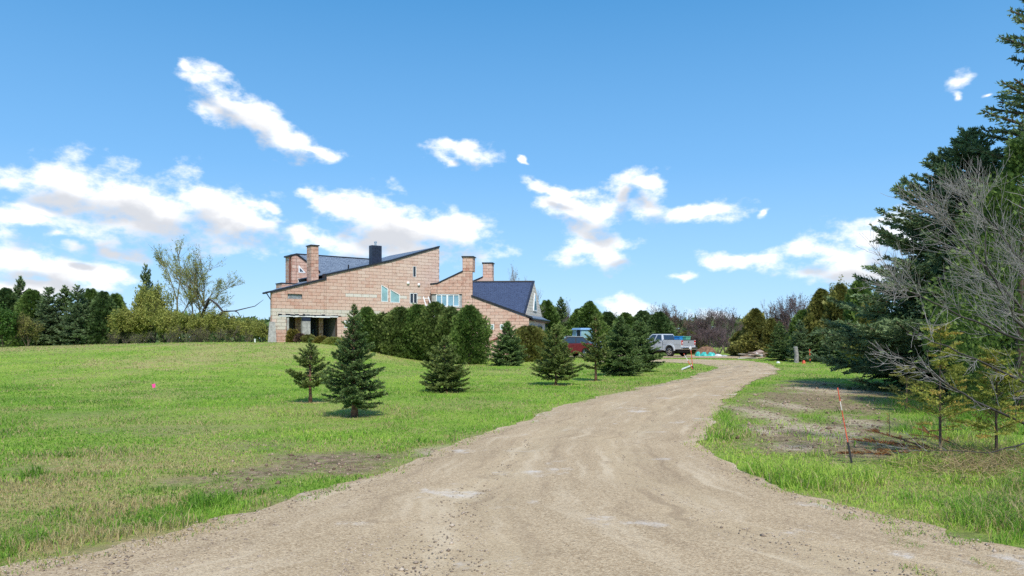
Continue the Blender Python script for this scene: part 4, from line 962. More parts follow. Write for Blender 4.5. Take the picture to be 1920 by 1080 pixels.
# ---- the open ground-floor porch in wall A
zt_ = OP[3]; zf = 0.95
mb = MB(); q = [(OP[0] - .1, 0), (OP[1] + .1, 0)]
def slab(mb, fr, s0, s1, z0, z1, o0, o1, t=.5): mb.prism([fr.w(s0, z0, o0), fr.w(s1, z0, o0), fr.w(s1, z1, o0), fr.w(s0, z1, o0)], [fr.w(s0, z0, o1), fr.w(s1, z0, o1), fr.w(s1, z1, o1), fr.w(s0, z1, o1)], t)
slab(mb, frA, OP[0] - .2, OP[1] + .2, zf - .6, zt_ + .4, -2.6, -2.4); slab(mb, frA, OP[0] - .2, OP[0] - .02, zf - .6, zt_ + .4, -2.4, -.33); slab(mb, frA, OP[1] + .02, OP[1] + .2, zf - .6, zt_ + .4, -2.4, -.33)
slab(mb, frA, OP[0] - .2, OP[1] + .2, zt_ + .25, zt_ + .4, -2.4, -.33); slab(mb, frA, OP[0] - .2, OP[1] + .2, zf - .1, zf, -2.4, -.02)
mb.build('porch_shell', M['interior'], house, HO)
for (x0, x1, o_) in ((553, 565, -1.5), (597.5, 606, -1.2), (619, 631.5, -1.6)):
    a, b = frA.s_of(x0, o_), frA.s_of(x1, o_); mb = MB(); z = zf; r = 0
    core = MB(); slab(core, frA, a, b, zf, zt_ + .2, o_ - .3, o_); pc = core.build('pier', M['mortar'], house, HO)
    fo = Frame(frA.w(0, 0, o_)[:2], frA.u)
    while z < zt_ + .1:
        c = a + (b - a) * (.4 if r % 2 else .62)
        for (p, q_) in ((a, c), (c, b)): block_geo(mb, fo, [(p, z), (q_, z), (q_, min(z + BH, zt_ + .2)), (p, min(z + BH, zt_ + .2))], rb.uniform(0, .12))
        z += BH; r += 1
    o = mb.build('block_courses', M['block'], pc, HO); o['kind'] = 'stuff'
for (x0, x1) in ((583, 592), (608, 618)):
    a, b = frA.s_of(x0, -2.2), frA.s_of(x1, -2.2); mb = MB(); slab(mb, frA, a, b, zf, zt_ - .1, -2.35, -2.28); d_ = mb.build('door', M['darkblue'], house, HO)
    mb = MB(); slab(mb, frA, a + (b - a) * .45, a + (b - a) * .6, zf + .9, zf + 1.3, -2.28, -2.25); mb.build('pane', M['glass'], d_, HO)
mb = MB(); slab(mb, frA, frA.s_of(567), frA.s_of(582), 0.7, zt_ + .02, -.30, .0); pl = mb.build('pillar', M['concrete'], house, HO)
mb = MB(); slab(mb, frA, frA.s_of(567) - .01, frA.s_of(582) + .01, zt_ - .32, zt_ - .02, -.1, .012); mb.build('capital_band', M['metal_dark'], pl, HO)
mb = MB(); slab(mb, frA, frA.s_of(538), frA.s_of(542), 0.7, zt_, -.3, -.02); mb.build('post', M['concrete'], house, HO)
rs_ = random.Random(5); mb = MB(); s = frA.s_of(521)
while s < frA.s_of(634):                         # torn membrane and pale lintel strip above the opening
    l = rs_.uniform(.12, .35); slab(mb, frA, s, s + l, zt_ + .05 + rs_.uniform(-.03, .02), zt_ + .13 + rs_.uniform(-.03, .05), .0, .03 + rs_.uniform(0, .03)); s += l
mb.build('torn_membrane', M['fascia'], house, HO)
mb = MB(); s = frA.s_of(523)
while s < frA.s_of(630):
    l = rs_.uniform(.3, .8); slab(mb, frA, s, s + l - .01, zt_ - .04 + rs_.uniform(-.02, .02), zt_ + .055, .0, .045); s += l
mb.build('lintel_strip', M['white'], house, HO)
# leaning grey slab at the left corner
mb = MB(); a = frA.s_of(504, .3); b = frA.s_of(518.5, .3); mb.prism([frA.w(a - .1, .9, .30), frA.w(b, .9, .30), frA.w(b - .05, 2.75, .08), frA.w(a + .1, 2.75, .08)], [frA.w(a - .1, .9, .38), frA.w(b, .9, .38), frA.w(b - .05, 2.75, .16), frA.w(a + .1, 2.75, .16)])
o = mb.build('concrete_slab', M['concrete'], None); setp(o, 'grey rough slab leaning on the left corner of the block house', 'slab')
# ladder leaning on the wall beside the sliding window
def ladder():
    top = at(798.5, 556.5, 57.5); bot = at(809, 590, 56.3); d = bot - top; bot = top + d * 2.6
    side = Vector((1, 0.1, 0)).normalized() * 0.19
    e = empty('ladder', (bot.x, bot.y, bot.z), 0, 'pale ladder leaning on the block wall left of the sliding window', 'ladder'); org = tuple(bot)
    for s in (-1, 1):
        mb = MB(); mb.tube([top + side * s, bot + side * s], 0.045, 4); mb.build('rail', M['white'], e, org)
    n = 14
    for k in range(n):
        c = top.lerp(bot, (k + .5) / n); mb = MB(); mb.tube([c - side, c + side], 0.022, 5); mb.build('rung', M['brown_pipe'] if k % 2 else M['white'], e, org)
ladder()

# ------------------------------------------------------------------ trees and shrubs
def rnd_perp(d, rs):
    r = rs.normal(size=d.shape); r -= (r * d).sum(1)[:, None] * d; return r / (np.linalg.norm(r, axis=1)[:, None] + 1e-9)
def segs_mesh(name, P0, P1, r0, r1, m, k=4, tint=None):
    """many tapered sticks as one mesh"""
    P0 = np.asarray(P0, float); P1 = np.asarray(P1, float); d = P1 - P0; d /= np.linalg.norm(d, axis=1)[:, None] + 1e-9
    ref = np.where(np.abs(d[:, 2:3]) > 0.9, np.array([[1.0, 0, 0]]), np.array([[0, 0, 1.0]]))
    a = np.cross(d, ref); a /= np.linalg.norm(a, axis=1)[:, None] + 1e-9; b = np.cross(d, a)
    q = np.arange(k) * 2 * math.pi / k; n = len(P0)
    ring = a[:, None] * np.cos(q)[None, :, None] + b[:, None] * np.sin(q)[None, :, None]
    V = np.concatenate([P0[:, None] + ring * np.asarray(r0)[:, None, None], P1[:, None] + ring * np.asarray(r1)[:, None, None]], 1)
    j = np.arange(k); f = np.stack([j, (j + 1) % k, k + (j + 1) % k, k + j], 1)
    Fc = (np.arange(n)[:, None, None] * 2 * k + f[None]).reshape(-1, 4)
    return mesh_np(name, V.reshape(-1, 3), Fc, m, smooth=True)
def needles(rs, B, D, L, step, nl, nw, tint, spread=0.75):
    """needle tufts along twigs B + t*D*L -> triangle soup"""
    cnt = np.maximum(2, (L / step).astype(int)); idx = np.repeat(np.arange(len(B)), cnt); n = len(idx)
    t = rs.rand(n) ** 0.9; p = B[idx] + D[idx] * (L[idx] * t)[:, None]
    rad = rnd_perp(D[idx], rs); a = spread * rs.uniform(0.5, 1.2, n)
    d = D[idx] * np.cos(a)[:, None] + rad * np.sin(a)[:, None]
    ln = nl * rs.uniform(0.7, 1.25, n) * (1 - 0.35 * t); sd = np.cross(d, rnd_perp(d, rs)); sd *= (nw * rs.uniform(0.7, 1.2, n) / 2)[:, None]
    V = np.stack([p - sd, p + sd, p + d * ln[:, None]], 1)
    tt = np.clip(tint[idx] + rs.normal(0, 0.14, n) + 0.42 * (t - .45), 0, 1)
    return V.reshape(-1, 3), np.repeat(tt, 3)
def spruce_data(h, r, seed, whorls, per, tw=0.30, step=0.02, nl=0.045, nw=0.012, bot=0.10, sp=0.075, droop=0.12, gap=0.0, up=0.9, power=0.8, leader=True):
    rs = np.random.RandomState(seed); BB = []; DD = []; LL = []; TT = []; S0 = []; S1 = []; R0 = []; R1 = []
    zs_ = bot + (0.97 - bot) * (np.arange(whorls) / (whorls - 1)) ** 0.92
    for wi, tz in enumerate(zs_):
        n = max(3, int(round(per * (0.65 + 0.45 * rs.rand()) * (1 - 0.35 * tz)))); a0 = rs.rand() * 6.28
        for k in range(n):
            if rs.rand() < gap: continue
            az_ = a0 + 6.283 * k / n + rs.normal(0, 0.22); z0 = h * tz + rs.normal(0, 0.35 * h / whorls)
            prof = (1 - tz) ** power * min(1.0, 0.62 + 3.2 * max(0, tz - bot) + 0.1)
            L = r * prof * rs.uniform(0.72, 1.12) + 0.03 * h * (1 - tz) + 0.02 * r
            e = -droop + (up + droop) * tz ** 1.4 + rs.normal(0, 0.09); cur = 0.16 * (1 - tz) + 0.08
            hd = np.array([math.cos(az_), math.sin(az_)]); m = max(3, int(L / sp)); 
            ts = (np.arange(m) + 1) / m
            pts = np.c_[hd[0] * L * ts * math.cos(e), hd[1] * L * ts * math.cos(e), z0 + L * (math.sin(e) * ts + cur * (ts ** 2 - 0.55 * ts))]
            pts = np.r_[[[0, 0, z0]], pts]
            S0.append(pts[:-1][::2]); S1.append(pts[np.minimum(np.arange(0, len(pts) - 1, 2) + 2, len(pts) - 1)])
            rr = 0.010 * h * (0.25 + prof) * (1 - 0.85 * np.r_[0, ts]); q0 = rr[:-1][::2]; R0.append(q0); R1.append(np.maximum(0.002, q0 * 0.8))
            ax = pts[1:] - pts[:-1]; ln = np.linalg.norm(ax, axis=1); ax = ax / ln[:, None]
            tn = rs.uniform(0.15, 0.65)
            s_ = 2 if m > 4 else 1                # needles on the outer part of the branch itself
            BB.append(pts[s_:-1]); DD.append(ax[s_:]); LL.append(ln[s_:] * 1.15); TT.append(np.full(m - s_, tn))
            for sgn in (-1, 1):                   # side twigs, longest in the inner third
                t = ts[:-1]; c, s2 = math.cos(sgn * 0.95), math.sin(sgn * 0.95)
                A2 = ax[:-1]; d2 = np.c_[A2[:, 0] * c - A2[:, 1] * s2, A2[:, 0] * s2 + A2[:, 1] * c, A2[:, 2] * 0.6 + rs.normal(-0.02, 0.16, len(t))]
                d2 /= np.linalg.norm(d2, axis=1)[:, None]
                l2 = tw * L * (1.08 - t) ** 0.75 * rs.uniform(0.55, 1.15, len(t)) * np.clip(t * 4.5, 0.25, 1) + 0.025 * r
                BB.append(pts[1:-1]); DD.append(d2); LL.append(l2); TT.append(np.clip(tn + rs.normal(0, 0.12, len(t)), 0, 1))
                S0.append(pts[1:-1][::2]); S1.append((pts[1:-1] + d2 * l2[:, None] * 0.9)[::2]); q0 = np.full(len(t), 0.0022 * h ** 0.5)[::2]; R0.append(q0); R1.append(q0 * 0.5)
    if leader:
        BB.append(np.array([[0, 0, h * 0.93]])); DD.append(np.array([[0, 0, 1.0]])); LL.append(np.array([h * 0.085])); TT.append(np.array([0.6]))
    B = np.concatenate(BB); D = np.concatenate(DD); L = np.concatenate(LL); T = np.concatenate(TT)
    V, tt = needles(rs, B, D, L, step, nl, nw, T)
    return V, tt, np.concatenate(S0), np.concatenate(S1), np.concatenate(R0), np.concatenate(R1)
def trunk_mesh(h, r, m, seed=0, k=9, flare=1.35, lean=0.0, name='trunk'):
    rs = random.Random(seed); mb = MB(); n = 9; pts = []; rad = []
    for i in range(n):
        t = i / (n - 1); pts.append((rs.uniform(-.12, .12) * r * 2 + lean * t * h, rs.uniform(-.12, .12) * r * 2, t * h)); rad.append(max(0.004, r * (1 - t) ** 0.9 * (flare if i == 0 else 1)))
    pts[0] = (0, 0, -0.12); mb.tube(pts, rad, k); return mb.mesh(name, m, smooth=True)
class Proto:
    def __init__(s): s.parts = []
    def add(s, name, me): s.parts.append((name, me))
def place(proto, name, loc, label, cat, group=None, rz=0.0, sc=(1, 1, 1)):
    e = empty(name, loc, rz, label, cat, group); e.scale = sc
    for nm, me in proto.parts:
        q = put(nm, me, e)
        if nm in ('branches', 'twigs'): q['kind'] = 'stuff'
    return e
def tri(V): return np.arange(len(V)).reshape(-1, 3)
def spruce(h, r, seed, m='needle', bark='bark', trunk_r=None, **kw):
    V, tt, a, b, c, d = spruce_data(h, r, seed, **kw); p = Proto()
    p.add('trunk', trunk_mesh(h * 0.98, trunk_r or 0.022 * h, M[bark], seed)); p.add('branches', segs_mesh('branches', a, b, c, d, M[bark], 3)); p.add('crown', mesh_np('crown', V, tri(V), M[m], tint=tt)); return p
def cedar(h, r, seed, n=9000, m='hedge', spray=0.16, prof=None, inner=0.35, bark='bark', lump=0.22, open_=0.0, base=0.02, fan=4):
    """dense upright evergreen: fans of scale leaves through an uneven column"""
    rs = np.random.RandomState(seed); prof = prof or (lambda u: np.minimum(1, np.sqrt(np.clip(u / 0.12, 0, 1)) * 0.25 + 0.75) * np.clip(1 - ((u - 0.15).clip(0) / 0.87) ** 1.5, 0, 1) ** 0.72)
    u = rs.rand(n) ** 0.9; th = rs.uniform(0, 6.283, n)
    lu = vnoise(th * 1.3 + 50, u * h / r * 2.2, 0.9, seed) ; lu2 = vnoise(np.cos(th) * 3 + 9, np.sin(th) * 3 + u * 9, 0.8, seed + 3)
    Rr = r * prof(u) * (1 + lump * (lu - 0.5) * 2 + 0.5 * lump * (lu2 - .5) * 2)
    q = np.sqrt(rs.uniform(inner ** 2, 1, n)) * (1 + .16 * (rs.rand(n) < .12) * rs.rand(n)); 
    if open_: 
        keep = rs.rand(n) > open_ * (lu < 0.5); u, th, Rr, q, lu, lu2 = (w[keep] for w in (u, th, Rr, q, lu, lu2)); n = len(u)
    p = np.c_[np.cos(th) * Rr * q, np.sin(th) * Rr * q, base * h + u * h * (1 - base) + rs.normal(0, .02 * h, n)]
    out = np.c_[np.cos(th), np.sin(th), rs.uniform(0.2, 1.6, n)] + rs.normal(0, .35, (n, 3)); out /= np.linalg.norm(out, axis=1)[:, None]
    sd = np.cross(out, rs.normal(size=(n, 3))); sd /= np.linalg.norm(sd, axis=1)[:, None]
    s = spray * rs.uniform(0.6, 1.3, n); Vs = []
    for k in range(fan):
        a = (k - (fan - 1) / 2) * 0.42; d = out * math.cos(a) + sd * math.sin(a); w = sd * math.cos(a) - out * math.sin(a)
        b = p + d * (s * 0.15)[:, None]; Vs.append(np.stack([p - w * (s * .05)[:, None], b + d * (s * .35)[:, None] + w * (s * .17)[:, None], p + d * (s * (1 - .25 * abs(a)))[:, None]], 1))
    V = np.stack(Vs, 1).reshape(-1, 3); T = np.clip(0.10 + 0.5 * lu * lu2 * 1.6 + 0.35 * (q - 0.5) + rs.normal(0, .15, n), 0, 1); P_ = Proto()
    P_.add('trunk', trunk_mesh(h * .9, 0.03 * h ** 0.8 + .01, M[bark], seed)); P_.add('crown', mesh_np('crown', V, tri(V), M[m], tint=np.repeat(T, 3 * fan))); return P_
def grow(rs, h, levels=5, n0=1, spread=0.55, ratio=0.72, r0=0.08, up=0.25, first=0.28, kids=(2, 4), curve=0.12, droop=0.0, base_spread=0.25, origin=(0, 0, 0)):
    """branching sticks: returns start, end, radii and the tips"""
    S = []; tips = []
    def rec(p, d, L, r, lv):
        n = 4 if lv > 1 else 3; q = p
        for i in range(n):
            d = d + rs.normal(0, curve, 3) + np.array([0, 0, up * 0.12 - droop * (levels - lv) * .06]); d = d / np.linalg.norm(d)
            e = q + d * L / n; ra = r * (1 - .38 * i / n); rb_ = r * (1 - .38 * (i + 1) / n); S.append((q, e, ra, rb_, lv)); 
            if lv > 0 and i >= 1 and rs.rand() < (0.9 if lv < levels else 0.55):
                k = 1 if rs.rand() < .7 else 2
                for _ in range(k):
                    s_ = rs.normal(0, 1, 3); s_ -= s_.dot(d) * d; s_ /= np.linalg.norm(s_); a = spread * rs.uniform(.7, 1.5)
                    rec(e, d * math.cos(a) + s_ * math.sin(a), L * ratio * rs.uniform(.55, 1.0), rb_ * rs.uniform(.5, .7), lv - 1)
            q = e
        if lv > 0:
            for _ in range(rs.randint(kids[0], kids[1])):
                s_ = rs.normal(0, 1, 3); s_ -= s_.dot(d) * d; s_ /= np.linalg.norm(s_); a = spread * rs.uniform(.4, 1.2)
                rec(q, d * math.cos(a) + s_ * math.sin(a), L * ratio * rs.uniform(.7, 1.1), r * .55, lv - 1)
        else: tips.append((p, q))
    for i in range(n0):
        a = rs.uniform(0, 6.283); b = base_spread * rs.uniform(.3, 1.2) if n0 > 1 else rs.uniform(0, .08)
        rec(np.array(origin, float) + np.array([math.cos(a), math.sin(a), 0]) * (.05 * h * .3 if n0 > 1 else 0), np.array([math.cos(a) * math.sin(b), math.sin(a) * math.sin(b), math.cos(b)]), h * first * rs.uniform(.85, 1.15), r0 * (1 if n0 == 1 else rs.uniform(.5, 1)), levels)
    return S, tips
def bare(h, seed, bark='bark_grey', leaf=None, nleaf=0, lsize=0.05, rmin=0.0022, fit=None, **kw):
    rs = np.random.RandomState(seed); S, tips = grow(rs, h, **kw); P0 = np.array([s[0] for s in S]); P1 = np.array([s[1] for s in S]); r0 = np.array([s[2] for s in S]); r1 = np.array([s[3] for s in S]); lv = np.array([s[4] for s in S])
    k = h / P1[:, 2].max(); P0 *= k; P1 *= k
    if fit:
        w = np.percentile(np.hypot(P1[:, 0], P1[:, 1]), 97); f = fit / w; P0[:, :2] *= f; P1[:, :2] *= f
    r0 = np.maximum(r0, rmin); r1 = np.maximum(r1, rmin * .8); P_ = Proto(); top = lv.max()
    lo = lv >= top - 1
    if True:
        kp = (lv > 0) | (rs.rand(len(lv)) < .55 if kw.get('n0', 1) < 4 else rs.rand(len(lv)) < (.28 if leaf else .5)); P0, P1, r0, r1, lv, lo = (q_[kp] for q_ in (P0, P1, r0, r1, lv, lo))
    P_.add('trunk', segs_mesh('trunk', P0[lo], P1[lo], r0[lo], r1[lo], M[bark], 6)); P_.add('twigs', segs_mesh('twigs', P0[~lo], P1[~lo], r0[~lo], r1[~lo], M[bark], 3))
    if leaf:
        tp = np.array([(a * k, b * k) for a, b in tips]); 
        if fit: tp[:, :, :2] *= f
        i = rs.randint(0, len(tp), nleaf); t = rs.rand(nleaf)[:, None]; p = tp[i, 0] * (1 - t) + tp[i, 1] * t + rs.normal(0, lsize * .6, (nleaf, 3))
        d = rs.normal(size=(nleaf, 3)); d /= np.linalg.norm(d, axis=1)[:, None]; sd = np.cross(d, rs.normal(size=(nleaf, 3))); sd /= np.linalg.norm(sd, axis=1)[:, None]; s = (lsize * rs.uniform(.6, 1.3, nleaf))[:, None]
        V = np.stack([p, p + d * s * .5 + sd * s * .32, p + d * s, p, p + d * s, p + d * s * .5 - sd * s * .32], 1).reshape(-1, 3)
        cl = vnoise(p[:, 0] * 1.0, p[:, 2] * 1.0 + p[:, 1], 0.25 * h ** .5, seed)
        P_.add('crown', mesh_np('crown', V, tri(V), M[leaf], tint=np.repeat(np.clip(.15 + .6 * cl + rs.normal(0, .15, nleaf), 0, 1), 6)))
    return P_
def spot(px, d): x = (px - 960) / F * d; return (x, d, gz(x, d))
def hgt(px, top, d): return EYE - (top - HY) / F * d - spot(px, d)[2]

# --- young spruces on the lawn (photo px, base py, top py, half width px)
YS = [
 ('young_spruce', 664, 15.1, 576, 56, 'dark young spruce nearest the driveway, tallest of the pair on the left lawn', dict(whorls=17, per=9, bot=.13, droop=.05), 'needle', 51),
 ('young_spruce', 582, 18.3, 640, 43, 'small spruce with bare lower trunk just left of the larger spruce on the lawn', dict(whorls=10, per=7, bot=.27, droop=-.1), 'needle_y', 52),
 ('young_spruce', 834, 22.0, 634, 44, 'small bushy spruce standing alone on the lawn before the cedar hedge', dict(whorls=13, per=9, bot=.05, droop=.02), 'needle_y', 53),
 ('young_spruce', 1042, 25.2, 611, 45, 'wide-skirted young spruce with layered open lower branches in front of the red car', dict(whorls=14, per=8, bot=.12, droop=0.0), 'needle_y', 54),
 ('young_spruce', 1117, 27.6, 590, 32, 'slender yellowish spruce with a bare lower stem right of the red car', dict(whorls=14, per=7, bot=.22, droop=-.05), 'needle_y', 55),
 ('young_spruce', 1164, 31.5, 596, 44, 'dense dark spruce left of its twin beside the pickup truck', dict(whorls=16, per=10, bot=.08, droop=.08), 'needle', 56),
 ('young_spruce', 1200, 35.5, 600, 40, 'dense dark spruce with low skirts hiding the front of the pickup truck', dict(whorls=16, per=10, bot=.04, droop=.10), 'needle', 57),
 ('young_spruce', 951, 43.0, 604, 33, 'full conical spruce in front of the small square windows of the right wing', dict(whorls=17, per=11, bot=.03, droop=.08), 'needle', 58),
]
for (nm, px, d, top, hw, lab, kw, mt, sd) in YS:
    h = hgt(px, top, d); r = hw / F * d * (1.5 if px == 582 else 1.3)
    k = max(1.0, d / 15)
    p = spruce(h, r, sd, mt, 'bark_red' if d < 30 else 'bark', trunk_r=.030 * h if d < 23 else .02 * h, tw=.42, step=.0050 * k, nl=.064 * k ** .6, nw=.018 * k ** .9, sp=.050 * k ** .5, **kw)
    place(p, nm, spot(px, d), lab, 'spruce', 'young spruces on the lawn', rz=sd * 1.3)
# --- cedar hedge: one plant per hump
HG = [(688, 47.5, 581, 22), (720, 47.8, 592, 24), (750, 47.4, 581, 24), (784, 47.2, 576, 25), (816, 46.8, 572, 26), (845, 46.2, 582, 25), (880, 45.4, 578, 33)]
HL = ['cedar at the left end of the clipped hedge before the house', 'low-topped cedar, second from the left in the hedge', 'rounded cedar, third from the left in the hedge', 'dense cedar in the middle of the hedge under the small double window', 'tallest cedar of the hedge, right in front of the ladder foot', 'cedar with a sunken top, second from the right end of the hedge', 'broad cedar at the right end of the hedge']
for i, ((px, d, top, hw), lab) in enumerate(zip(HG, HL)):
    h = hgt(px, top, d) + .15; r = hw / F * d * (1.12 if i in (0, 6) else 1.55)
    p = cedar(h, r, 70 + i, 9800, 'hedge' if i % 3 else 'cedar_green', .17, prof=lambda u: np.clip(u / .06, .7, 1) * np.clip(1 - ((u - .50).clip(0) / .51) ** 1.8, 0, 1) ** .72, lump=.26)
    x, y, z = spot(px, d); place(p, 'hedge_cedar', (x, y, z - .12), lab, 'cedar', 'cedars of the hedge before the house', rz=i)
# shrubs round the house
def shrub(px, d, top, hw, seed, m, lab, n=3000, name='shrub', spray=.14, cat='shrub', group=None, **kw):
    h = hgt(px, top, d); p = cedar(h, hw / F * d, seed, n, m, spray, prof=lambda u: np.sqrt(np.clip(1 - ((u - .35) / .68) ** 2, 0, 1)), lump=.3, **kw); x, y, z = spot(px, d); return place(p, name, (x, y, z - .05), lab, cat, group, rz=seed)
shrub(990, 50.5, 613, 36, 81, 'cedar_olive', 'olive green bushy cedar right of the conical spruce at the house corner', 7000, spray=.18, name='cedar_shrub')
shrub(1030, 52.5, 622, 34, 82, 'cedar_green', 'green bushy shrub behind the wide-skirted spruce', 5000, spray=.18, name='cedar_shrub')
shrub(549, 49.0, 618, 12, 83, 'leaf_gold', 'golden juniper before the porch opening, left of the grey pillar', 1600, name='juniper', cat='juniper')
shrub(563, 48.6, 626, 10, 84, 'twig_leaf' if 'twig_leaf' in M else 'leaf_red', 'brownish twiggy bush under the grey porch pillar', 900, name='bush', cat='bush')
shrub(578, 48.4, 628, 13, 85, 'cedar_olive', 'olive bush at the foot of the grey porch pillar', 1300, name='bush', cat='bush')
shrub(603, 48.2, 631, 13, 86, 'leaf_gold', 'low golden bush below the dark porch doorway', 1200, name='juniper', cat='juniper')
shrub(625, 48.0, 633, 19, 87, 'leaf_lime', 'low spreading bright green juniper at the right end of the porch', 1800, name='juniper', cat='juniper')
shrub(655, 47.5, 638, 16, 88, 'cedar_olive', 'low dark bush between the porch and the tall young spruce', 1200, name='bush', cat='bush')
# --- left treeline (d about 60-66): dark conifers, one by one
ORD = ['first', 'second', 'third', 'fourth', 'fifth', 'sixth', 'seventh', 'eighth', 'ninth', 'tenth', 'eleventh', 'twelfth', 'thirteenth']
BGS = [spruce(6, 1.9, s, 'needle_blue' if s % 2 else 'needle', tw=.42, step=.030, nl=.21, nw=.085, whorls=20, per=9, bot=.02, sp=.17, droop=.12, power=.55) for s in (101, 102, 103)]
BGC = [cedar(6, 1.8, s, 7000, mt, .30, lump=.3) for s, mt in ((111, 'cedar_dark'), (112, 'cedar_green'), (113, 'cedar_olive'), (114, 'cedar_green'))]
def bgtree(proto, name, px, d, top, hw, label, cat, group, seed, h0=6.0, r0=1.85):
    h = hgt(px, top, d); r = hw / F * d; x, y, z = spot(px, d)
    return place(proto, name, (x, y, z - .1), label, cat, group, rz=seed * 1.7, sc=(r / r0, r / r0, (h + .1) / h0))
LT = [(-75, 63, 545, 48, 'c1'), (-28, 62, 540, 45, 's0'), (12, 63, 545, 40, 'c0'), (38, 66, 522, 30, 's1'), (62, 62, 548, 40, 'c3'), (92, 61, 541, 38, 's2'), (122, 62, 539, 36, 's1'), (146, 60, 537, 36, 's0'), (170, 62, 547, 36, 'c1'), (193, 61, 551, 34, 'c0'), (216, 63, 555, 34, 'c3')]
for i, (px, d, top, hw, k) in enumerate(LT):
    pr = BGS[int(k[1])] if k[0] == 's' else BGC[int(k[1])]
    kind = 'pointed dark spruce' if k[0] == 's' else 'rounded dense evergreen'
    j = i - 2
    lab = f'{kind}, {ORD[j]} conifer from the left edge in the left treeline' if j >= 0 else f'{kind} in the left treeline, {"just" if j == -1 else "well"} past the left edge'
    bgtree(pr, 'conifer', px, d, top, hw, lab, 'conifer', 'dark conifers of the left treeline', i)
LFP = bare(4.2, 131, 'bark', 'leaf_green', 9000, .17, n0=5, levels=4, r0=.05, base_spread=.6, fit=1.8, spread=.6)
def lp(px, d, top, hw, lab, pr, name, cat, h0, r0, seed, group=None): return bgtree(pr, name, px, d, top, hw, lab, cat, group, seed, h0, r0)
lp(8, 57, 568, 42, 'fresh green leafy bush at the far left edge before the dark conifers', LFP, 'leafy_bush', 'bush', 4.2, 1.8, 2)
BRN = bare(4.0, 132, 'twig_brown', 'cedar_olive', 2600, .14, n0=5, levels=4, r0=.04, base_spread=.5, fit=1.5)
lp(52, 57.5, 578, 24, 'brownish thin shrub with a pale stem before the left conifers', BRN, 'thin_shrub', 'shrub', 4.0, 1.5, 4)
lp(274, 66, 499, 26, 'dark pointed spruce rising above the lime bushes left of the willow', BGS[0], 'dark_spruce', 'spruce', 6, 1.85, 7)
OLV = [bare(4.2, 141 + k, 'bark_dark', 'leaf_lime', 9500, .15, n0=6, levels=4, r0=.05, base_spread=.65, fit=1.9, spread=.55) for k in range(2)]
OB = [(232, 60, 572, 34), (262, 61, 548, 38), (290, 62, 520, 34), (312, 60, 552, 36), (340, 59, 578, 34), (374, 59, 582, 36), (410, 59, 576, 34), (446, 58, 584, 34), (470, 58, 592, 26)]
for i, (px, d, top, hw) in enumerate(OB):
    bgtree(OLV[i % 2], 'lime_bush', px, d, top, hw, f'yellow-green budding bush, {ORD[i]} from the left in the row under the bare willow', 'bush', 'budding bushes under the willow', i, 4.2, 1.9)
lp(491, 53.5, 596, 26, 'rounded lime green bush at the left corner of the house', bare(2.4, 151, 'bark_dark', 'leaf_lime', 7000, .075, n0=7, levels=4, r0=.03, base_spread=.8, fit=1.1, spread=.6), 'round_bush', 'bush', 2.4, 1.0, 3)
DBR = [bare(3.0, 155 + k, 'twig_dark', 'leaf_lime', 350, .09, n0=8, levels=3, r0=.03, base_spread=.9, fit=1.8, spread=.6, rmin=.007) for k in range(2)]
for i, (px, d, top, hw) in enumerate([(225, 57.5, 612, 26), (268, 57, 618, 30), (310, 57, 608, 32), (352, 56.5, 604, 34), (392, 56.5, 602, 34), (430, 56, 606, 32), (462, 56, 612, 26)]):
    bgtree(DBR[i % 2], 'brush', px, d, top, hw, f'dark leafless brush, {ORD[i]} clump from the left at the foot of the lime bushes', 'brush', 'leafless brush below the willow', i, 3.0, 1.8)
w1 = bare(8.2, 161, 'twig_olive', 'leaf_lime', 2600, .10, levels=4, r0=.10, spread=.40, up=.5, first=.42, ratio=.66, curve=.09, fit=2.0, rmin=.006, kids=(2, 3))
lp(333, 62, 452, 46, 'slim bare willow stem, left of the two tall budding willows', w1, 'willow', 'willow', 8.2, 2.0, 1)
w2 = bare(9.0, 164, 'twig_olive', 'leaf_lime', 6500, .10, n0=3, levels=4, r0=.13, spread=.42, up=.45, first=.40, ratio=.68, curve=.09, base_spread=.35, fit=3.0, rmin=.006, kids=(2, 4))
lp(378, 61, 440, 66, 'tall spreading willow with fine budding twigs, right of the two willows', w2, 'willow', 'willow', 9.0, 2.9, 2)
def limb():
    mb = MB(); P = [at(375, 600, 59.5), at(392, 560, 59.2), at(406, 570, 59), at(418, 584, 58.8), at(440, 583, 58.5), at(478, 574, 58.2), at(494, 562, 58)]
    mb.tube(P, [.13, .11, .09, .08, .05, .03, .012], 6)
    for (a, b) in ((at(418, 584, 58.8), at(372, 640, 58)), (at(418, 584, 58.8), at(455, 620, 58)), (at(440, 583, 58.5), at(452, 596, 58))): mb.tube([a, a.lerp(b, .5) + Vector((0, 0, .15)), b], [.06, .04, .02], 5)
    o = mb.build('broken_limb', M['bark_dark'], None, smooth=True); setp(o, 'dark broken limb bent over between the willow and the house', 'branch')
limb()
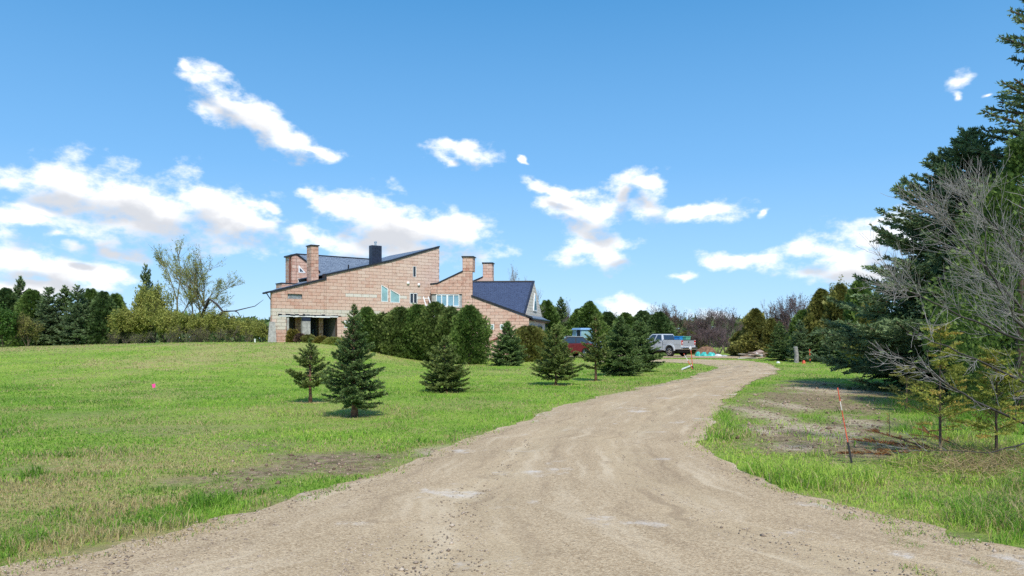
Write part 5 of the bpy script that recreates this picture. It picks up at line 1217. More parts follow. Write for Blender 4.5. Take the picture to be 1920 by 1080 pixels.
# --- trees behind and right of the house
lp(955, 80, 490, 30, 'thin bare tree rising behind the navy roof beside the third chimney', bare(9, 171, 'bark_grey', 'leaf_red', 500, .10, levels=4, r0=.09, spread=.4, up=.5, first=.36, fit=1.9, rmin=.007), 'bare_tree', 'tree', 9, 1.9, 5)
lp(1006, 82, 512, 30, 'faint bare tree behind the right gable of the house', bare(8, 172, 'bark_grey', None, levels=4, r0=.08, spread=.42, up=.4, first=.36, fit=1.9, rmin=.006), 'bare_tree', 'tree', 8, 1.9, 6)
RG = 'evergreens behind the yard'
RT = [(1025, 84, 568, 34, BGC[1], 'evergreen', 'dark green evergreen just right of the house gable'), (1052, 86, 560, 26, BGS[1], 'evergreen', 'tall loose evergreen above the blue tractor cab, left side'), (1085, 82, 582, 32, BGC[3], 'evergreen', 'green evergreen right behind the blue tractor cab'), (1106, 80, 570, 34, BGC[1], 'evergreen', 'tall rounded evergreen right of the tractor cab'),
      (1140, 82, 588, 36, BGC[0], 'evergreen', 'dark evergreen behind the slender yellowish spruce'), (1172, 80, 590, 36, BGC[1], 'evergreen', 'green evergreen behind the left of the twin spruces'), (1205, 80, 586, 38, BGC[0], 'evergreen', 'dark rounded evergreen left of the pickup cab top'), (1236, 78, 588, 36, BGC[0], 'evergreen', 'dark rounded evergreen straight above the pickup cab'), (1290, 76, 622, 34, BGC[2], 'evergreen', 'low olive evergreen bush behind the truck bed')]
for i, (px, d, top, hw, pr, nm, lab) in enumerate(RT): bgtree(pr, nm, px, d, top, hw, lab, 'tree', RG, i)
BT = [bare(6, 181 + k, mt, lf, nl_, .10, n0=n0, levels=4, r0=.07, spread=.45, up=.4, first=.36, fit=2.0, rmin=.009, base_spread=.45) for k, (mt, lf, nl_, n0) in enumerate((('twig_brown', 'leaf_red', 2200, 3), ('twig_purple', 'leaf_red', 2400, 6), ('twig_purple', 'leaf_red', 500, 7), ('twig_brown', 'cedar_olive', 1200, 4)))]
for i, (px, d, top, hw, k, lab) in enumerate([(1262, 80, 560, 40, 0, 'brown budding tree behind the pickup bed, tallest there'), (1300, 82, 584, 34, 2, 'bare brown-purple tree right of the budding tree'), (1330, 76, 574, 36, 1, 'bare purple-grey tree above the turquoise bags'), (1362, 78, 570, 36, 2, 'bare twiggy tree left of the rounded olive cedar'), (1392, 80, 584, 30, 3, 'low bare tree touching the rounded olive cedar'), (1345, 70, 604, 34, 2, 'low dark thicket above the white sheets by the yard'), (1310, 72, 612, 30, 1, 'low dark thicket behind the soil heap'),
      (1480, 66, 545, 44, 1, 'reddish bare tree rising behind the small dark spruces on the right'), (1455, 68, 556, 30, 0, 'brownish twiggy tree left of the reddish bare tree'), (1150, 84, 572, 30, 3, 'thin bare tree behind the twin spruces'), (1060, 90, 556, 20, 2, 'thin bare crown above the evergreens left of the tractor')]):
    bgtree(BT[k], 'bare_tree', px, d, top, hw, lab, 'tree', 'leafless trees behind the yard', i, 6, 2.0)
for i, (px, d, top, hw, k, lab) in enumerate([(1416, 64, 583, 34, 'c2', 'rounded olive cedar behind the plank pile'), (1388, 66, 622, 24, 'c2', 'low olive cedar left of the rounded one by the plank pile'), (1446, 62, 600, 24, 'c2', 'narrow olive cedar right of the plank pile'), (1540, 56, 548, 40, 'c2', 'tall olive cedar left of the pine tops on the right'), (1575, 52, 540, 42, 'c2', 'tall olive cedar below the bare-topped pines'), (1612, 48, 532, 42, 'c3', 'tall green cedar beside the big blue-green spruce'), (1505, 58, 585, 36, 'c3', 'green cedar behind the grey post'), (1640, 40, 560, 44, 'c2', 'olive cedar tucked behind the left edge of the big spruce')]):
    bgtree(BGC[int(k[1])], 'cedar_tree', px, d, top, hw, lab, 'cedar', 'cedars along the right edge of the grass', i + 3)
for i, (px, d, top, hw, k, lab) in enumerate([(1462, 52, 605, 26, 1, 'small blue-green spruce behind the plank pile, leftmost of the right-hand row'), (1500, 50, 602, 26, 0, 'small dark spruce behind the grey post'), (1530, 50, 615, 24, 1, 'small blue-green spruce right of the grey post'), (1565, 48.5, 604, 28, 2, 'small dark spruce next to the big spruce')]):
    bgtree(BGS[k], 'small_spruce', px, d, top, hw, lab, 'spruce', 'small spruces beyond the grass on the right', i + 9)
# pines with open tops
PN = bare(9, 191, 'bark_grey', 'cedar_olive', 2400, .20, levels=4, r0=.12, spread=.55, up=.3, first=.42, fit=1.7, rmin=.014)
for i, (px, d, top, hw, lab) in enumerate([(1568, 62, 515, 34, 'open-crowned pine with bare grey limbs, left of two'), (1612, 62, 513, 30, 'open-crowned pine with bare grey limbs, right of two')]): bgtree(PN, 'pine_tree', px, d, top, hw, lab, 'pine', 'open-crowned pines on the right', i, 9, 1.7)
# --- distant woods closing the view
def woods():
    rs = np.random.RandomState(17); n = 36000
    px = rs.uniform(-700, 2700, n); d = rs.uniform(125, 150, n); x = (px - 960) / F * d; top = 4.0 + 2.2 * fbm(x, x * 0, 9, 5); z = rs.rand(n) ** .8 * top
    p = np.c_[x, d, z]; dv = rs.normal(size=(n, 3)); dv /= np.linalg.norm(dv, axis=1)[:, None]; sd = np.cross(dv, rs.normal(size=(n, 3))); s = rs.uniform(.6, 1.5, n)[:, None]
    V = np.stack([p - sd * s * .3, p + sd * s * .3, p + dv * s], 1).reshape(-1, 3)
    o = put('distant_woods', mesh_np('distant_woods', V, tri(V), M['cedar_dark'], tint=np.repeat(rs.rand(n), 3))); setp(o, 'low dark band of far woods behind the trees', 'woods', kind='stuff')
woods()
# --- the big trees at the right edge
bs1 = spruce(7.9, 4.5, 201, 'needle_blue', 'bark', tw=.38, step=.021, nl=.15, nw=.060, whorls=36, per=10, bot=.015, sp=.125, droop=.10, gap=.03, power=.80, up=.75)
place(bs1, 'large_spruce', spot(1815, 22.6), 'large dense blue-green spruce with skirts to the ground on the right', 'spruce', rz=.4)
bs2 = spruce(12.2, 3.3, 202, 'needle_blue', 'bark', tw=.34, step=.028, nl=.14, nw=.055, whorls=36, per=9, bot=.05, sp=.13, droop=.02, gap=.12, power=.62, up=.6)
place(bs2, 'tall_spruce', spot(2004, 19.5), 'tall spruce at the right edge reaching out of the picture', 'spruce', rz=2.0)
bs3 = cedar(5.6, 1.5, 203, 26000, 'cedar_green', .10, lump=.35, open_=.5, fan=3)
place(bs3, 'cedar_tree', spot(1915, 15.5), 'green cedar behind the bare grey branches at the right edge', 'cedar', rz=1.0)
bs4 = spruce(5.6, 1.9, 204, 'needle', 'bark', tw=.38, step=.022, nl=.14, nw=.055, whorls=30, per=9, bot=.02, sp=.11, droop=.08, power=.7)
place(bs4, 'green_spruce', spot(1880, 18.5), 'mid-green spruce in front of the tall spruce at the right', 'spruce', rz=1.2)
# bare grey tree whose branches reach in from the right
def bare_right():
    rs = np.random.RandomState(33); S = []
    def br(P, r0, r1, nsub, sl, seed_dir=None, depth=0):
        P = [Vector(p) for p in P]; pts = []
        for i in range(len(P) - 1):
            for k in range(4): pts.append(P[i].lerp(P[i + 1], k / 4) + Vector(rs.normal(0, .010 if depth == 0 else .003, 3)))
        pts.append(P[-1]); n = len(pts)
        for i in range(n - 1): S.append((tuple(pts[i]), tuple(pts[i + 1]), r0 + (r1 - r0) * i / n, r0 + (r1 - r0) * (i + 1) / n, depth))
        if depth >= 2: return
        for j in range(nsub):
            i = rs.randint(max(1, n // 5), n); p = pts[min(i, n - 1)]; d = (pts[min(i + 1, n - 1)] - pts[max(i - 2, 0)]).normalized()
            o = Vector(rs.normal(0, 1, 3)); o -= o.dot(d) * d; o.normalize(); a = rs.uniform(.4, .9); dd = (d * math.cos(a) + o * math.sin(a) + Vector((0, 0, .12))).normalized(); l = sl * rs.uniform(.4, 1.2) * (1 - .5 * i / n)
            q = p + dd * l * .5 + Vector(rs.normal(0, .03 * l, 3)); e = p + dd * l + Vector((0, 0, .06 * l)); br([p, q, e], max(.004, r0 * .35), .0022, int(nsub * .5), sl * .5, None, depth + 1)
    b = Vector(spot(2075, 10.2)); org = b
    T1 = at(2010, 560, 10.4); br([b, at(2050, 760, 10.3), T1, at(1985, 300, 10.8)], .11, .03, 14, 1.5)
    br([at(2040, 700, 10.3), at(1900, 560, 10.0), at(1800, 450, 9.8), at(1758, 400, 9.7)], 0.020, 0.0024, 24, 1.0)
    br([at(2030, 640, 10.3), at(1930, 500, 10.6), at(1850, 410, 10.8), at(1810, 370, 10.9)], 0.020, 0.0024, 24, 1.0)
    br([at(2050, 740, 10.2), at(1920, 640, 9.8), at(1800, 590, 9.5), at(1700, 545, 9.3), at(1682, 538, 9.2)], 0.019, 0.0024, 24, .9)
    br([at(2055, 820, 10.0), at(1930, 800, 9.5), at(1830, 752, 9.2), at(1740, 700, 9.0), at(1650, 645, 8.9)], 0.022, 0.0030, 15, .7)
    br([at(2050, 780, 10.0), at(1915, 715, 9.4), at(1800, 660, 9.0), at(1700, 620, 8.9)], 0.019, 0.0030, 15, .7)
    br([at(2045, 720, 10.2), at(1905, 600, 9.7), at(1850, 500, 9.5), at(1840, 380, 9.4)], 0.020, 0.0024, 22, .9)
    br([at(2050, 830, 9.8), at(1925, 830, 9.4), at(1850, 850, 9.2), at(1700, 842, 9.1)], 0.015, 0.0030, 7, .5)
    P0 = np.array([s[0] for s in S]) - np.array(org); P1 = np.array([s[1] for s in S]) - np.array(org); r0 = np.array([s[2] for s in S]); r1 = np.array([s[3] for s in S]); dp = np.array([s[4] for s in S]); e = empty('bare_tree', tuple(org), 0, 'leafless grey tree with branches reaching in from the right edge', 'tree')
    lo = dp == 0
    put('trunk', segs_mesh('trunk', P0[lo], P1[lo], r0[lo], r1[lo], M['bark_dark'], 6), e); put('twigs', segs_mesh('twigs', P0[~lo], P1[~lo], np.maximum(.0017, r0[~lo] * .7), np.maximum(.0012, r1[~lo] * .6), M['bark_grey'], 4), e)
bare_right()
# sapling cedars with open yellow-green fronds
def sapling(px, d, top, hw, seed, lab, m='cedar_young', n=46, name='cedar_sapling'):
    rs = np.random.RandomState(seed); h = hgt(px, top, d); r = hw / F * d; S = []; V = []; T = []
    for k in range(n):
        t = rs.uniform(.22, .98); az_ = rs.uniform(0, 6.283); L = r * (1.1 - .75 * t) * rs.uniform(.5, 1.1); z0 = t * h; d0 = np.array([math.cos(az_), math.sin(az_), rs.uniform(.1, .7)]); d0 /= np.linalg.norm(d0)
        p0 = np.array([0, 0, z0]); m_ = 5; pts = [p0 + d0 * L * i / m_ + np.array([0, 0, -.10 * L * (i / m_) ** 2]) for i in range(m_ + 1)]
        for i in range(m_): S.append((pts[i], pts[i + 1], .004 * (1 - .7 * i / m_), .004 * (1 - .7 * (i + 1) / m_)))
        side = np.cross(d0, [0, 0, 1]); side /= np.linalg.norm(side); tn = rs.uniform(.2, .95)
        for i in range(16):
            q = .25 + .75 * i / 16; p = p0 + d0 * L * q + np.array([0, 0, -.10 * L * q * q]); sg = -1 if i % 2 else 1; fl_ = .30 * L * (1.15 - q) + .03
            dd = d0 * .75 + side * sg * .65 + rs.normal(0, .13, 3); dd /= np.linalg.norm(dd)
            for j in range(5):
                c = p + dd * fl_ * (j + .5) / 5; e = dd * .6 + rs.normal(0, .5, 3); e /= np.linalg.norm(e); w = np.cross(e, rs.normal(size=3)); w /= np.linalg.norm(w); l = rs.uniform(.025, .05); V += [c - w * l * .25, c + w * l * .25, c + e * l]; T += [min(1, max(0, tn + rs.normal(0, .12)))] * 3
    P_ = Proto(); P_.add('trunk', trunk_mesh(h, .022, M['bark'], seed)); P_.add('branches', segs_mesh('branches', [s[0] for s in S], [s[1] for s in S], [s[2] for s in S], [s[3] for s in S], M['bark'], 3)); V = np.array(V); P_.add('crown', mesh_np('crown', V, tri(V), M[m], tint=T)); place(P_, name, spot(px, d), lab, 'cedar', 'young cedars at the right', rz=seed)
sapling(1763, 9.9, 612, 82, 301, 'young yellow-green cedar with a bare slender stem near the orange stake', n=72)
sapling(1868, 9.6, 655, 80, 302, 'second young cedar with drooping fronds under the bare branches', n=80)
sapling(1700, 16.0, 690, 60, 303, 'small dull cedar at the foot of the large spruce', 'cedar_olive', 40)

# ------------------------------------------------------------------ vehicles, markers and yard things
M['silver'] = plain('silver_paint', (0.60, 0.62, 0.65), 0.30, 0.25, var=0.06, vscale=2, coat=0.6)
M['tail_grey'] = plain('grey_tailgate', (0.38, 0.40, 0.44), 0.35, 0.2, var=0.08, coat=0.4)
M['chrome'] = plain('chrome', (0.7, 0.7, 0.72), 0.15, 0.95, var=0.05)
M['rubber'] = plain('black_rubber', (0.018, 0.018, 0.02), 0.8)
M['black_plastic'] = plain('black_plastic', (0.025, 0.025, 0.028), 0.55)
M['red_lens'] = plain('red_lens', (0.45, 0.02, 0.02), 0.2, coat=0.5)
M['red_paint'] = plain('red_car_paint', (0.15, 0.020, 0.024), 0.3, 0.2, coat=0.7)
M['blue_paint'] = plain('tractor_blue', (0.20, 0.36, 0.58), 0.4, coat=0.2)
M['blue_bin'] = plain('blue_plastic', (0.03, 0.25, 0.60), 0.45)
M['green_bin'] = plain('green_plastic', (0.12, 0.40, 0.28), 0.45)
M['turq'] = plain('turquoise_sheet', (0.06, 0.48, 0.44), 0.45, var=0.3, vscale=4)
M['sheet'] = plain('white_sheet', (0.72, 0.74, 0.76), 0.5, var=0.15)
M['soil'] = plain('heaped_soil', (0.20, 0.115, 0.075), 0.95, var=0.35, vscale=5, bump=0.8, bscale=9)
M['wood'] = plain('weathered_boards', (0.34, 0.25, 0.20), 0.85, var=0.35, vscale=3)
M['wood_pale'] = plain('pale_boards', (0.55, 0.50, 0.45), 0.85, var=0.25, vscale=3)
M['orange'] = plain('orange_marker', (0.60, 0.095, 0.045), 0.6, var=0.2, vscale=8)
M['pink'] = plain('pink_flag', (0.85, 0.08, 0.32), 0.5)
M['amber'] = plain('amber_glass', (0.5, 0.2, 0.02), 0.3)
def xf(e): return Matrix.Translation(e.location) @ Matrix.Rotation(e.rotation_euler.z, 4, 'Z')
def profile(mb, P, y0, y1): mb.prism([(x, y0, z) for x, z in P], [(x, y1, z) for x, z in P])
def arch(cx, r, z0, n=12): return [(cx + r * math.cos(a), z0 + r * math.sin(a)) for a in [math.pi * i / n for i in range(n + 1)]]
def wheel(e, x, y, z, r, w, rim='chrome', name='wheel'):
    mb = MB(); s = 1 if y > 0 else -1
    mb.lathe([(r * .62, -w / 2), (r * .93, -w / 2), (r, -w * .32), (r, w * .32), (r * .93, w / 2), (r * .62, w / 2)], (0, 0, 0), 'Y', 24); o = mb.build(name, M['rubber'], e, smooth=False); o.location = (x, y, z)
    mb = MB(); mb.lathe([(0, .02), (r * .18, .025), (r * .2, .0), (r * .24, -.01)], (0, 0, 0), 'Y', 16)
    mb.lathe([(r * .66, .03), (r * .60, .035), (r * .56, -.05)], (0, 0, 0), 'Y', 24)
    for k in range(6):
        a = k * math.pi / 3; T = Matrix.Rotation(a, 4, 'Y'); mb.box((r * .38, .0, 0), (r * .46, .03, r * .16), M=T)
    q = mb.build('rim', M[rim], o); q.location = (0, s * w * .42, 0); q.scale = (1, s, 1)
    mb = MB(); mb.lathe([(0, 0), (r * .62, 0)], (0, 0, 0), 'Y', 20); q = mb.build('brake_disc', M['black_plastic'], o); q.location = (0, s * w * .2, 0)
def panel(mb, P, n, th=.012):
    P = [Vector(p) for p in P]; n = Vector(n).normalized() * th; mb.prism([p - n for p in P], [p + n for p in P])
def pickup():
    x, d = (1257 - 960) / F * 63.5, 63.5
    hd = math.atan2(0.789, -0.614)                 # nose points away to the left
    c = Vector((x, d)) ; f = Vector((math.cos(hd), math.sin(hd))); left = Vector((-f.y, f.x))
    org = c + f * 1.72 - left * .86               # from rear-left wheel contact to the middle
    e = empty('pickup_truck', (org.x, org.y, gz(*org) + .03), hd, 'silver crew-cab pickup truck parked tail toward the driveway bend', 'pickup truck')
    # side profile, x forward; rear axle -1.72, front axle 1.85
    zb = .52; r = .50
    P = [(-2.95, .62), (-2.95, 1.02)] + [(-2.95, 1.10), (-.95, 1.10), (-.95, 1.34), (1.25, 1.34), (1.35, 1.36), (2.55, 1.26), (2.88, 1.12), (2.95, .95), (2.95, .58)]
    B = arch(1.85, r, .50)
    B2 = arch(-1.72, r, .50)
    prof = P + [(1.85 + r, zb)] + [p for p in B[1:-1]] + [(1.85 - r, zb), (-1.72 + r, zb)] + [p for p in B2[1:-1]] + [(-1.72 - r, .60)]
    mb = MB(); profile(mb, prof, -.96, .96); mb.build('body', M['silver'], e, bevel=.03)
    for s in (-1, 1):                              # bed sides
        prof2 = [(-2.95, 1.0), (-.97, 1.0), (-.97, 1.42), (-2.95, 1.42)]
        mb = MB(); profile(mb, prof2, s * .86, s * .975); bs = mb.build('bed_side', M['silver'], e, bevel=.02)
        mb = MB(); mb.box((-1.96, s * .918, 1.43), (1.96, .11, .03)); mb.build('rail_cap', M['black_plastic'], bs)
        mb = MB(); A_ = arch(-1.72, r + .09, .50, 14); I_ = arch(-1.72, r - .01, .50, 14)
        for i in range(14): mb.prism([(A_[i][0], s * .955, A_[i][1]), (A_[i + 1][0], s * .955, A_[i + 1][1]), (I_[i + 1][0], s * .955, I_[i + 1][1]), (I_[i][0], s * .955, I_[i][1])], [(A_[i][0], s * 1.02, A_[i][1]), (A_[i + 1][0], s * 1.02, A_[i + 1][1]), (I_[i + 1][0], s * 1.035, I_[i + 1][1]), (I_[i][0], s * 1.035, I_[i][1])])
        mb.build('fender_flare', M['silver'], e)
        mb = MB(); mb.box((-2.955, s * .84, 1.20), (.05, .19, .36)); mb.build('tail_light', M['red_lens'], e, bevel=.02)
        mb = MB(); mb.box((-2.96, s * .84, 1.17), (.06, .13, .07)); mb.build('reverse_lamp', M['sheet'], e)
        mb = MB(); mb.box((.35, s * 1.0, .50), (2.3, .16, .06)); mb.build('side_step', M['black_plastic'], e)
        mb = MB(); mb.box((1.15, s * 1.10, 1.44), (.10, .20, .22)); mb.build('mirror', M['black_plastic'], e, bevel=.02)
        for hx in (-.62, .45):
            mb = MB(); mb.box((hx, s * .975, 1.20), (.20, .035, .045)); mb.build('door_handle', M['black_plastic'], e)
        mb = MB(); mb.box((-.04, s * .962, .95), (.02, .006, .74)); mb.box((-.93, s * .962, 1.0), (.02, .006, .66)); mb.box((1.06, s * .962, .95), (.02, .006, .74)); mb.build('door_seam', M['black_plastic'], e)
    mb = MB(); mb.box((-2.93, 0, 1.16), (.09, 1.52, .52)); tg = mb.build('tailgate', M['tail_grey'], e, bevel=.025)
    mb = MB(); mb.box((-2.985, 0, 1.24), (.02, .12, .16)); mb.build('emblem', M['chrome'], tg); mb = MB(); mb.box((-2.95, 0, 1.425), (.12, 1.5, .025)); mb.build('spoiler', M['black_plastic'], tg)
    mb = MB(); mb.box((-3.04, 0, .70), (.24, 1.94, .20)); bp_ = mb.build('bumper', M['chrome'], e, bevel=.03)
    mb = MB(); mb.box((-3.165, 0, .74), (.01, .32, .15)); mb.build('licence_plate', M['sheet'], bp_)
    mb = MB(); mb.box((-3.05, 0, .52), (.3, .1, .1)); mb.build('tow_hitch', M['black_plastic'], e)
    mb = MB(); mb.box((-1.9, 0, .45), (1.9, 1.3, .2)); mb.box((1.0, 0, .45), (3.2, 1.4, .2)); mb.build('chassis', M['black_plastic'], e)
    # cab with sloping glass
    lo = [(-.95, .93), (1.38, .93)]; 
    mb = MB(); bot = [(-.95, -.93, 1.34), (1.30, -.93, 1.34), (1.30, .93, 1.34), (-.95, .93, 1.34)]; top = [(-.72, -.74, 1.93), (.45, -.74, 1.93), (.45, .74, 1.93), (-.72, .74, 1.93)]
    mb.prism(bot, top); cab = mb.build('cab', M['silver'], e, bevel=.06)
    def lerp3(a, b, t): return tuple(a[i] + (b[i] - a[i]) * t for i in range(3))
    for s, (i, j) in ((-1, (0, 1)), (1, (3, 2))):
        for (u0, u1) in ((.06, .40), (.45, .84)):
            P = [lerp3(lerp3(bot[i], bot[j], u0), lerp3(top[i], top[j], u0 if u0 > .1 else .1), .08), lerp3(lerp3(bot[i], bot[j], u1), lerp3(top[i], top[j], u1), .08), lerp3(lerp3(bot[i], bot[j], min(u1, .93)), lerp3(top[i], top[j], min(u1, .93)), .88), lerp3(lerp3(bot[i], bot[j], u0 + .02), lerp3(top[i], top[j], u0 + .05), .88)]
            mb = MB(); panel(mb, P, (0, s, .3), .014); mb.build('side_window', M['glass_dark'], cab)
    P = [lerp3(lerp3(bot[0], bot[3], u), lerp3(top[0], top[3], u), v) for u, v in ((.08, .1), (.92, .1), (.92, .86), (.08, .86))]; mb = MB(); panel(mb, P, (-1, 0, .3), .014); mb.build('rear_window', M['glass_dark'], cab)
    P = [lerp3(lerp3(bot[1], bot[2], u), lerp3(top[1], top[2], u), v) for u, v in ((.05, .06), (.95, .06), (.95, .92), (.05, .92))]; mb = MB(); panel(mb, P, (1, 0, .8), .014); mb.build('windscreen', M['glass_dark'], cab)
    for s in (-1, 1): 
        wheel(e, -1.72, s * .86, .42, .42, .30); wheel(e, 1.85, s * .86, .42, .42, .30)
        mb = MB(); mb.box((2.93, s * .75, 1.02), (.06, .34, .2)); mb.build('headlight', M['sheet'], e)
    mb = MB(); mb.box((2.97, 0, .98), (.05, 1.1, .3)); mb.build('grille', M['black_plastic'], e)
    T = xf(e)
    for (lx, ly, sx, sz, mt, lab) in ((-2.05, .12, .62, .36, 'blue_bin', 'blue plastic bin in the bed of the silver pickup'), (-2.5, -.28, .46, .34, 'green_bin', 'green plastic bin beside the blue one in the pickup bed')):
        b = empty('plastic_bin', tuple(T @ Vector((lx, ly, 1.10))), hd, lab, 'bin', 'bins in the pickup bed')
        mb = MB(); h = sz + .22; mb.prism([(-sx / 2 * .9, -.26, 0), (sx / 2 * .9, -.26, 0), (sx / 2 * .9, .26, 0), (-sx / 2 * .9, .26, 0)], [(-sx / 2, -.3, h), (sx / 2, -.3, h), (sx / 2, .3, h), (-sx / 2, .3, h)]); mb.build('tub', M[mt], b, bevel=.02)
        mb = MB(); mb.box((0, 0, h + .03), (sx + .06, .66, .06)); mb.build('lid', M[mt], b, bevel=.015)
pickup()
def car():
    d = 60.5; x = (1062 - 960) / F * d; hd = R(205)
    e = empty('red_car', (x, d, gz(x, d) + .03), hd, 'red car with dark roof half hidden behind the young spruces', 'car')
    zb = .30; r = .36; A1 = arch(1.35, r, .32); A2 = arch(-1.3, r, .32)
    P = [(-2.15, .42), (-2.18, .72), (-2.05, 1.0), (-1.5, 1.04), (.9, 1.0), (1.7, .93), (2.05, .80), (2.15, .55), (2.12, .34)]
    prof = P + [(1.35 + r, zb)] + A1[1:-1] + [(1.35 - r, zb), (-1.3 + r, zb)] + A2[1:-1] + [(-1.3 - r, zb + .03)]
    mb = MB(); profile(mb, prof, -.86, .86); mb.build('body', M['red_paint'], e, bevel=.05)
    bot = [(-1.85, -.80, 1.0), (1.15, -.80, .98), (1.15, .80, .98), (-1.85, .80, 1.0)]; top = [(-1.25, -.60, 1.50), (.25, -.60, 1.52), (.25, .60, 1.52), (-1.25, .60, 1.50)]
    mb = MB(); mb.prism(bot, top); cab = mb.build('cabin', M['black_plastic'], e, bevel=.05)
    def lerp3(a, b, t): return tuple(a[i] + (b[i] - a[i]) * t for i in range(3))
    for s, (i, j) in ((-1, (0, 1)), (1, (3, 2))):
        for (u0, u1) in ((.10, .46), (.5, .88)):
            P = [lerp3(lerp3(bot[i], bot[j], u), lerp3(top[i], top[j], u), v) for u, v in ((u0, .1), (u1, .1), (u1, .86), (u0, .86))]; mb = MB(); panel(mb, P, (0, s, .4), .012); mb.build('side_window', M['glass_dark'], cab)
    P = [lerp3(lerp3(bot[1], bot[2], u), lerp3(top[1], top[2], u), v) for u, v in ((.06, .08), (.94, .08), (.94, .92), (.06, .92))]; mb = MB(); panel(mb, P, (1, 0, 1.5), .012); mb.build('windscreen', M['glass_teal'], cab)
    P = [lerp3(lerp3(bot[0], bot[3], u), lerp3(top[0], top[3], u), v) for u, v in ((.06, .08), (.94, .08), (.94, .92), (.06, .92))]; mb = MB(); panel(mb, P, (-1, 0, 1.2), .012); mb.build('rear_window', M['glass_dark'], cab)
    mb = MB(); mb.prism([top[0], top[1], top[2], top[3]], [(p[0], p[1], p[2] + .03) for p in top]); mb.build('roof', M['silver'], cab, bevel=.01)
    for s in (-1, 1):
        wheel(e, 1.35, s * .78, .32, .32, .22); wheel(e, -1.3, s * .78, .32, .32, .22)
        mb = MB(); mb.box((2.06, s * .62, .70), (.14, .36, .14)); mb.build('headlight', M['sheet'], e, bevel=.02)
        mb = MB(); mb.box((-2.14, s * .62, .82), (.08, .3, .16)); mb.build('tail_light', M['red_lens'], e)
        mb = MB(); mb.box((.78, s * .93, 1.03), (.14, .16, .12)); mb.build('mirror', M['red_paint'], e, bevel=.02)
    mb = MB(); mb.box((2.13, 0, .48), (.06, 1.1, .16)); mb.build('grille', M['black_plastic'], e)
    e.scale = (1.0, 1.0, 1.12)
car()
def tractor():
    d = 66; x = (1096 - 960) / F * d; hd = R(-62)
    e = empty('tractor', (x, d, gz(x, d) + .03), hd, 'blue tractor with a glazed cab parked behind the red car', 'tractor')
    mb = MB(); mb.prism([(.5, -.36, .75), (2.3, -.30, .75), (2.3, .30, .75), (.5, .36, .75)], [(.5, -.34, 1.45), (2.2, -.26, 1.32), (2.2, .26, 1.32), (.5, .34, 1.45)]); hd_ = mb.build('bonnet', M['blue_paint'], e, bevel=.05)
    mb = MB(); mb.box((2.29, 0, 1.02), (.05, .46, .48)); mb.build('grille', M['black_plastic'], hd_)
    mb = MB(); mb.box((.4, 0, .62), (3.2, .42, .36)); mb.build('chassis', M['black_plastic'], e)
    mb = MB(); mb.box((-.35, 0, 1.15), (1.4, 1.05, .5)); cb = mb.build('cab_base', M['blue_paint'], e, bevel=.03)
    for (px_, py_) in ((.32, .62), (.32, -.62), (-1.0, .62), (-1.0, -.62), (-.35, .64), (-.35, -.64)):
        mb = MB(); mb.tube([(px_, py_, 1.35), (px_ * .92, py_ * .95, 2.32)], .04, 6); mb.build('cab_post', M['blue_paint'], e)
    mb = MB(); mb.prism([(-1.12, -.72, 2.30), (.46, -.72, 2.30), (.46, .72, 2.30), (-1.12, .72, 2.30)], [(-1.0, -.64, 2.47), (.34, -.64, 2.47), (.34, .64, 2.47), (-1.0, .64, 2.47)]); mb.build('cab_roof', M['blue_paint'], e, bevel=.03)
    for s in (-1, 1):
        mb = MB(); mb.prism([(-.96, s * .6, 1.42), (-.4, s * .62, 1.42), (-.4, s * .62, 2.28), (-.93, s * .6, 2.28)], [(-.96, s * .61, 1.42), (-.4, s * .63, 1.42), (-.4, s * .63, 2.28), (-.93, s * .61, 2.28)]); mb.build('side_pane', M['glass_teal'], e)
        mb = MB(); mb.prism([(-.3, s * .62, 1.42), (.27, s * .6, 1.42), (.27, s * .6, 2.28), (-.3, s * .62, 2.28)], [(-.3, s * .63, 1.42), (.27, s * .61, 1.42), (.27, s * .61, 2.28), (-.3, s * .63, 2.28)]); mb.build('side_pane', M['glass_dark'], e)
        wheel(e, -.75, s * .82, .78, .78, .42, 'sheet'); wheel(e, 1.75, s * .66, .48, .48, .28, 'sheet')
        mb = MB(); A_ = arch(-.75, .90, .78, 10); mb2 = MB()
        for i in range(10): mb2.prism([(A_[i][0], s * .62, A_[i][1]), (A_[i + 1][0], s * .62, A_[i + 1][1]), (A_[i + 1][0], s * 1.02, A_[i + 1][1]), (A_[i][0], s * 1.02, A_[i][1])], [(A_[i][0], s * .62, A_[i][1] + .03), (A_[i + 1][0], s * .62, A_[i + 1][1] + .03), (A_[i + 1][0], s * 1.02, A_[i + 1][1] + .03), (A_[i][0], s * 1.02, A_[i][1] + .03)])
        mb2.build('mudguard', M['blue_paint'], e)
    for (x0, nm) in ((.33, 'front_pane'), (-1.0, 'rear_pane')):
        mb = MB(); mb.box((x0, 0, 1.85), (.012, 1.12, .86)); mb.build(nm, M['glass_teal'], e)
    mb = MB(); mb.tube([(1.2, .30, 1.3), (1.2, .30, 2.1)], .045, 8); mb.build('exhaust', M['black_plastic'], e)
tractor()
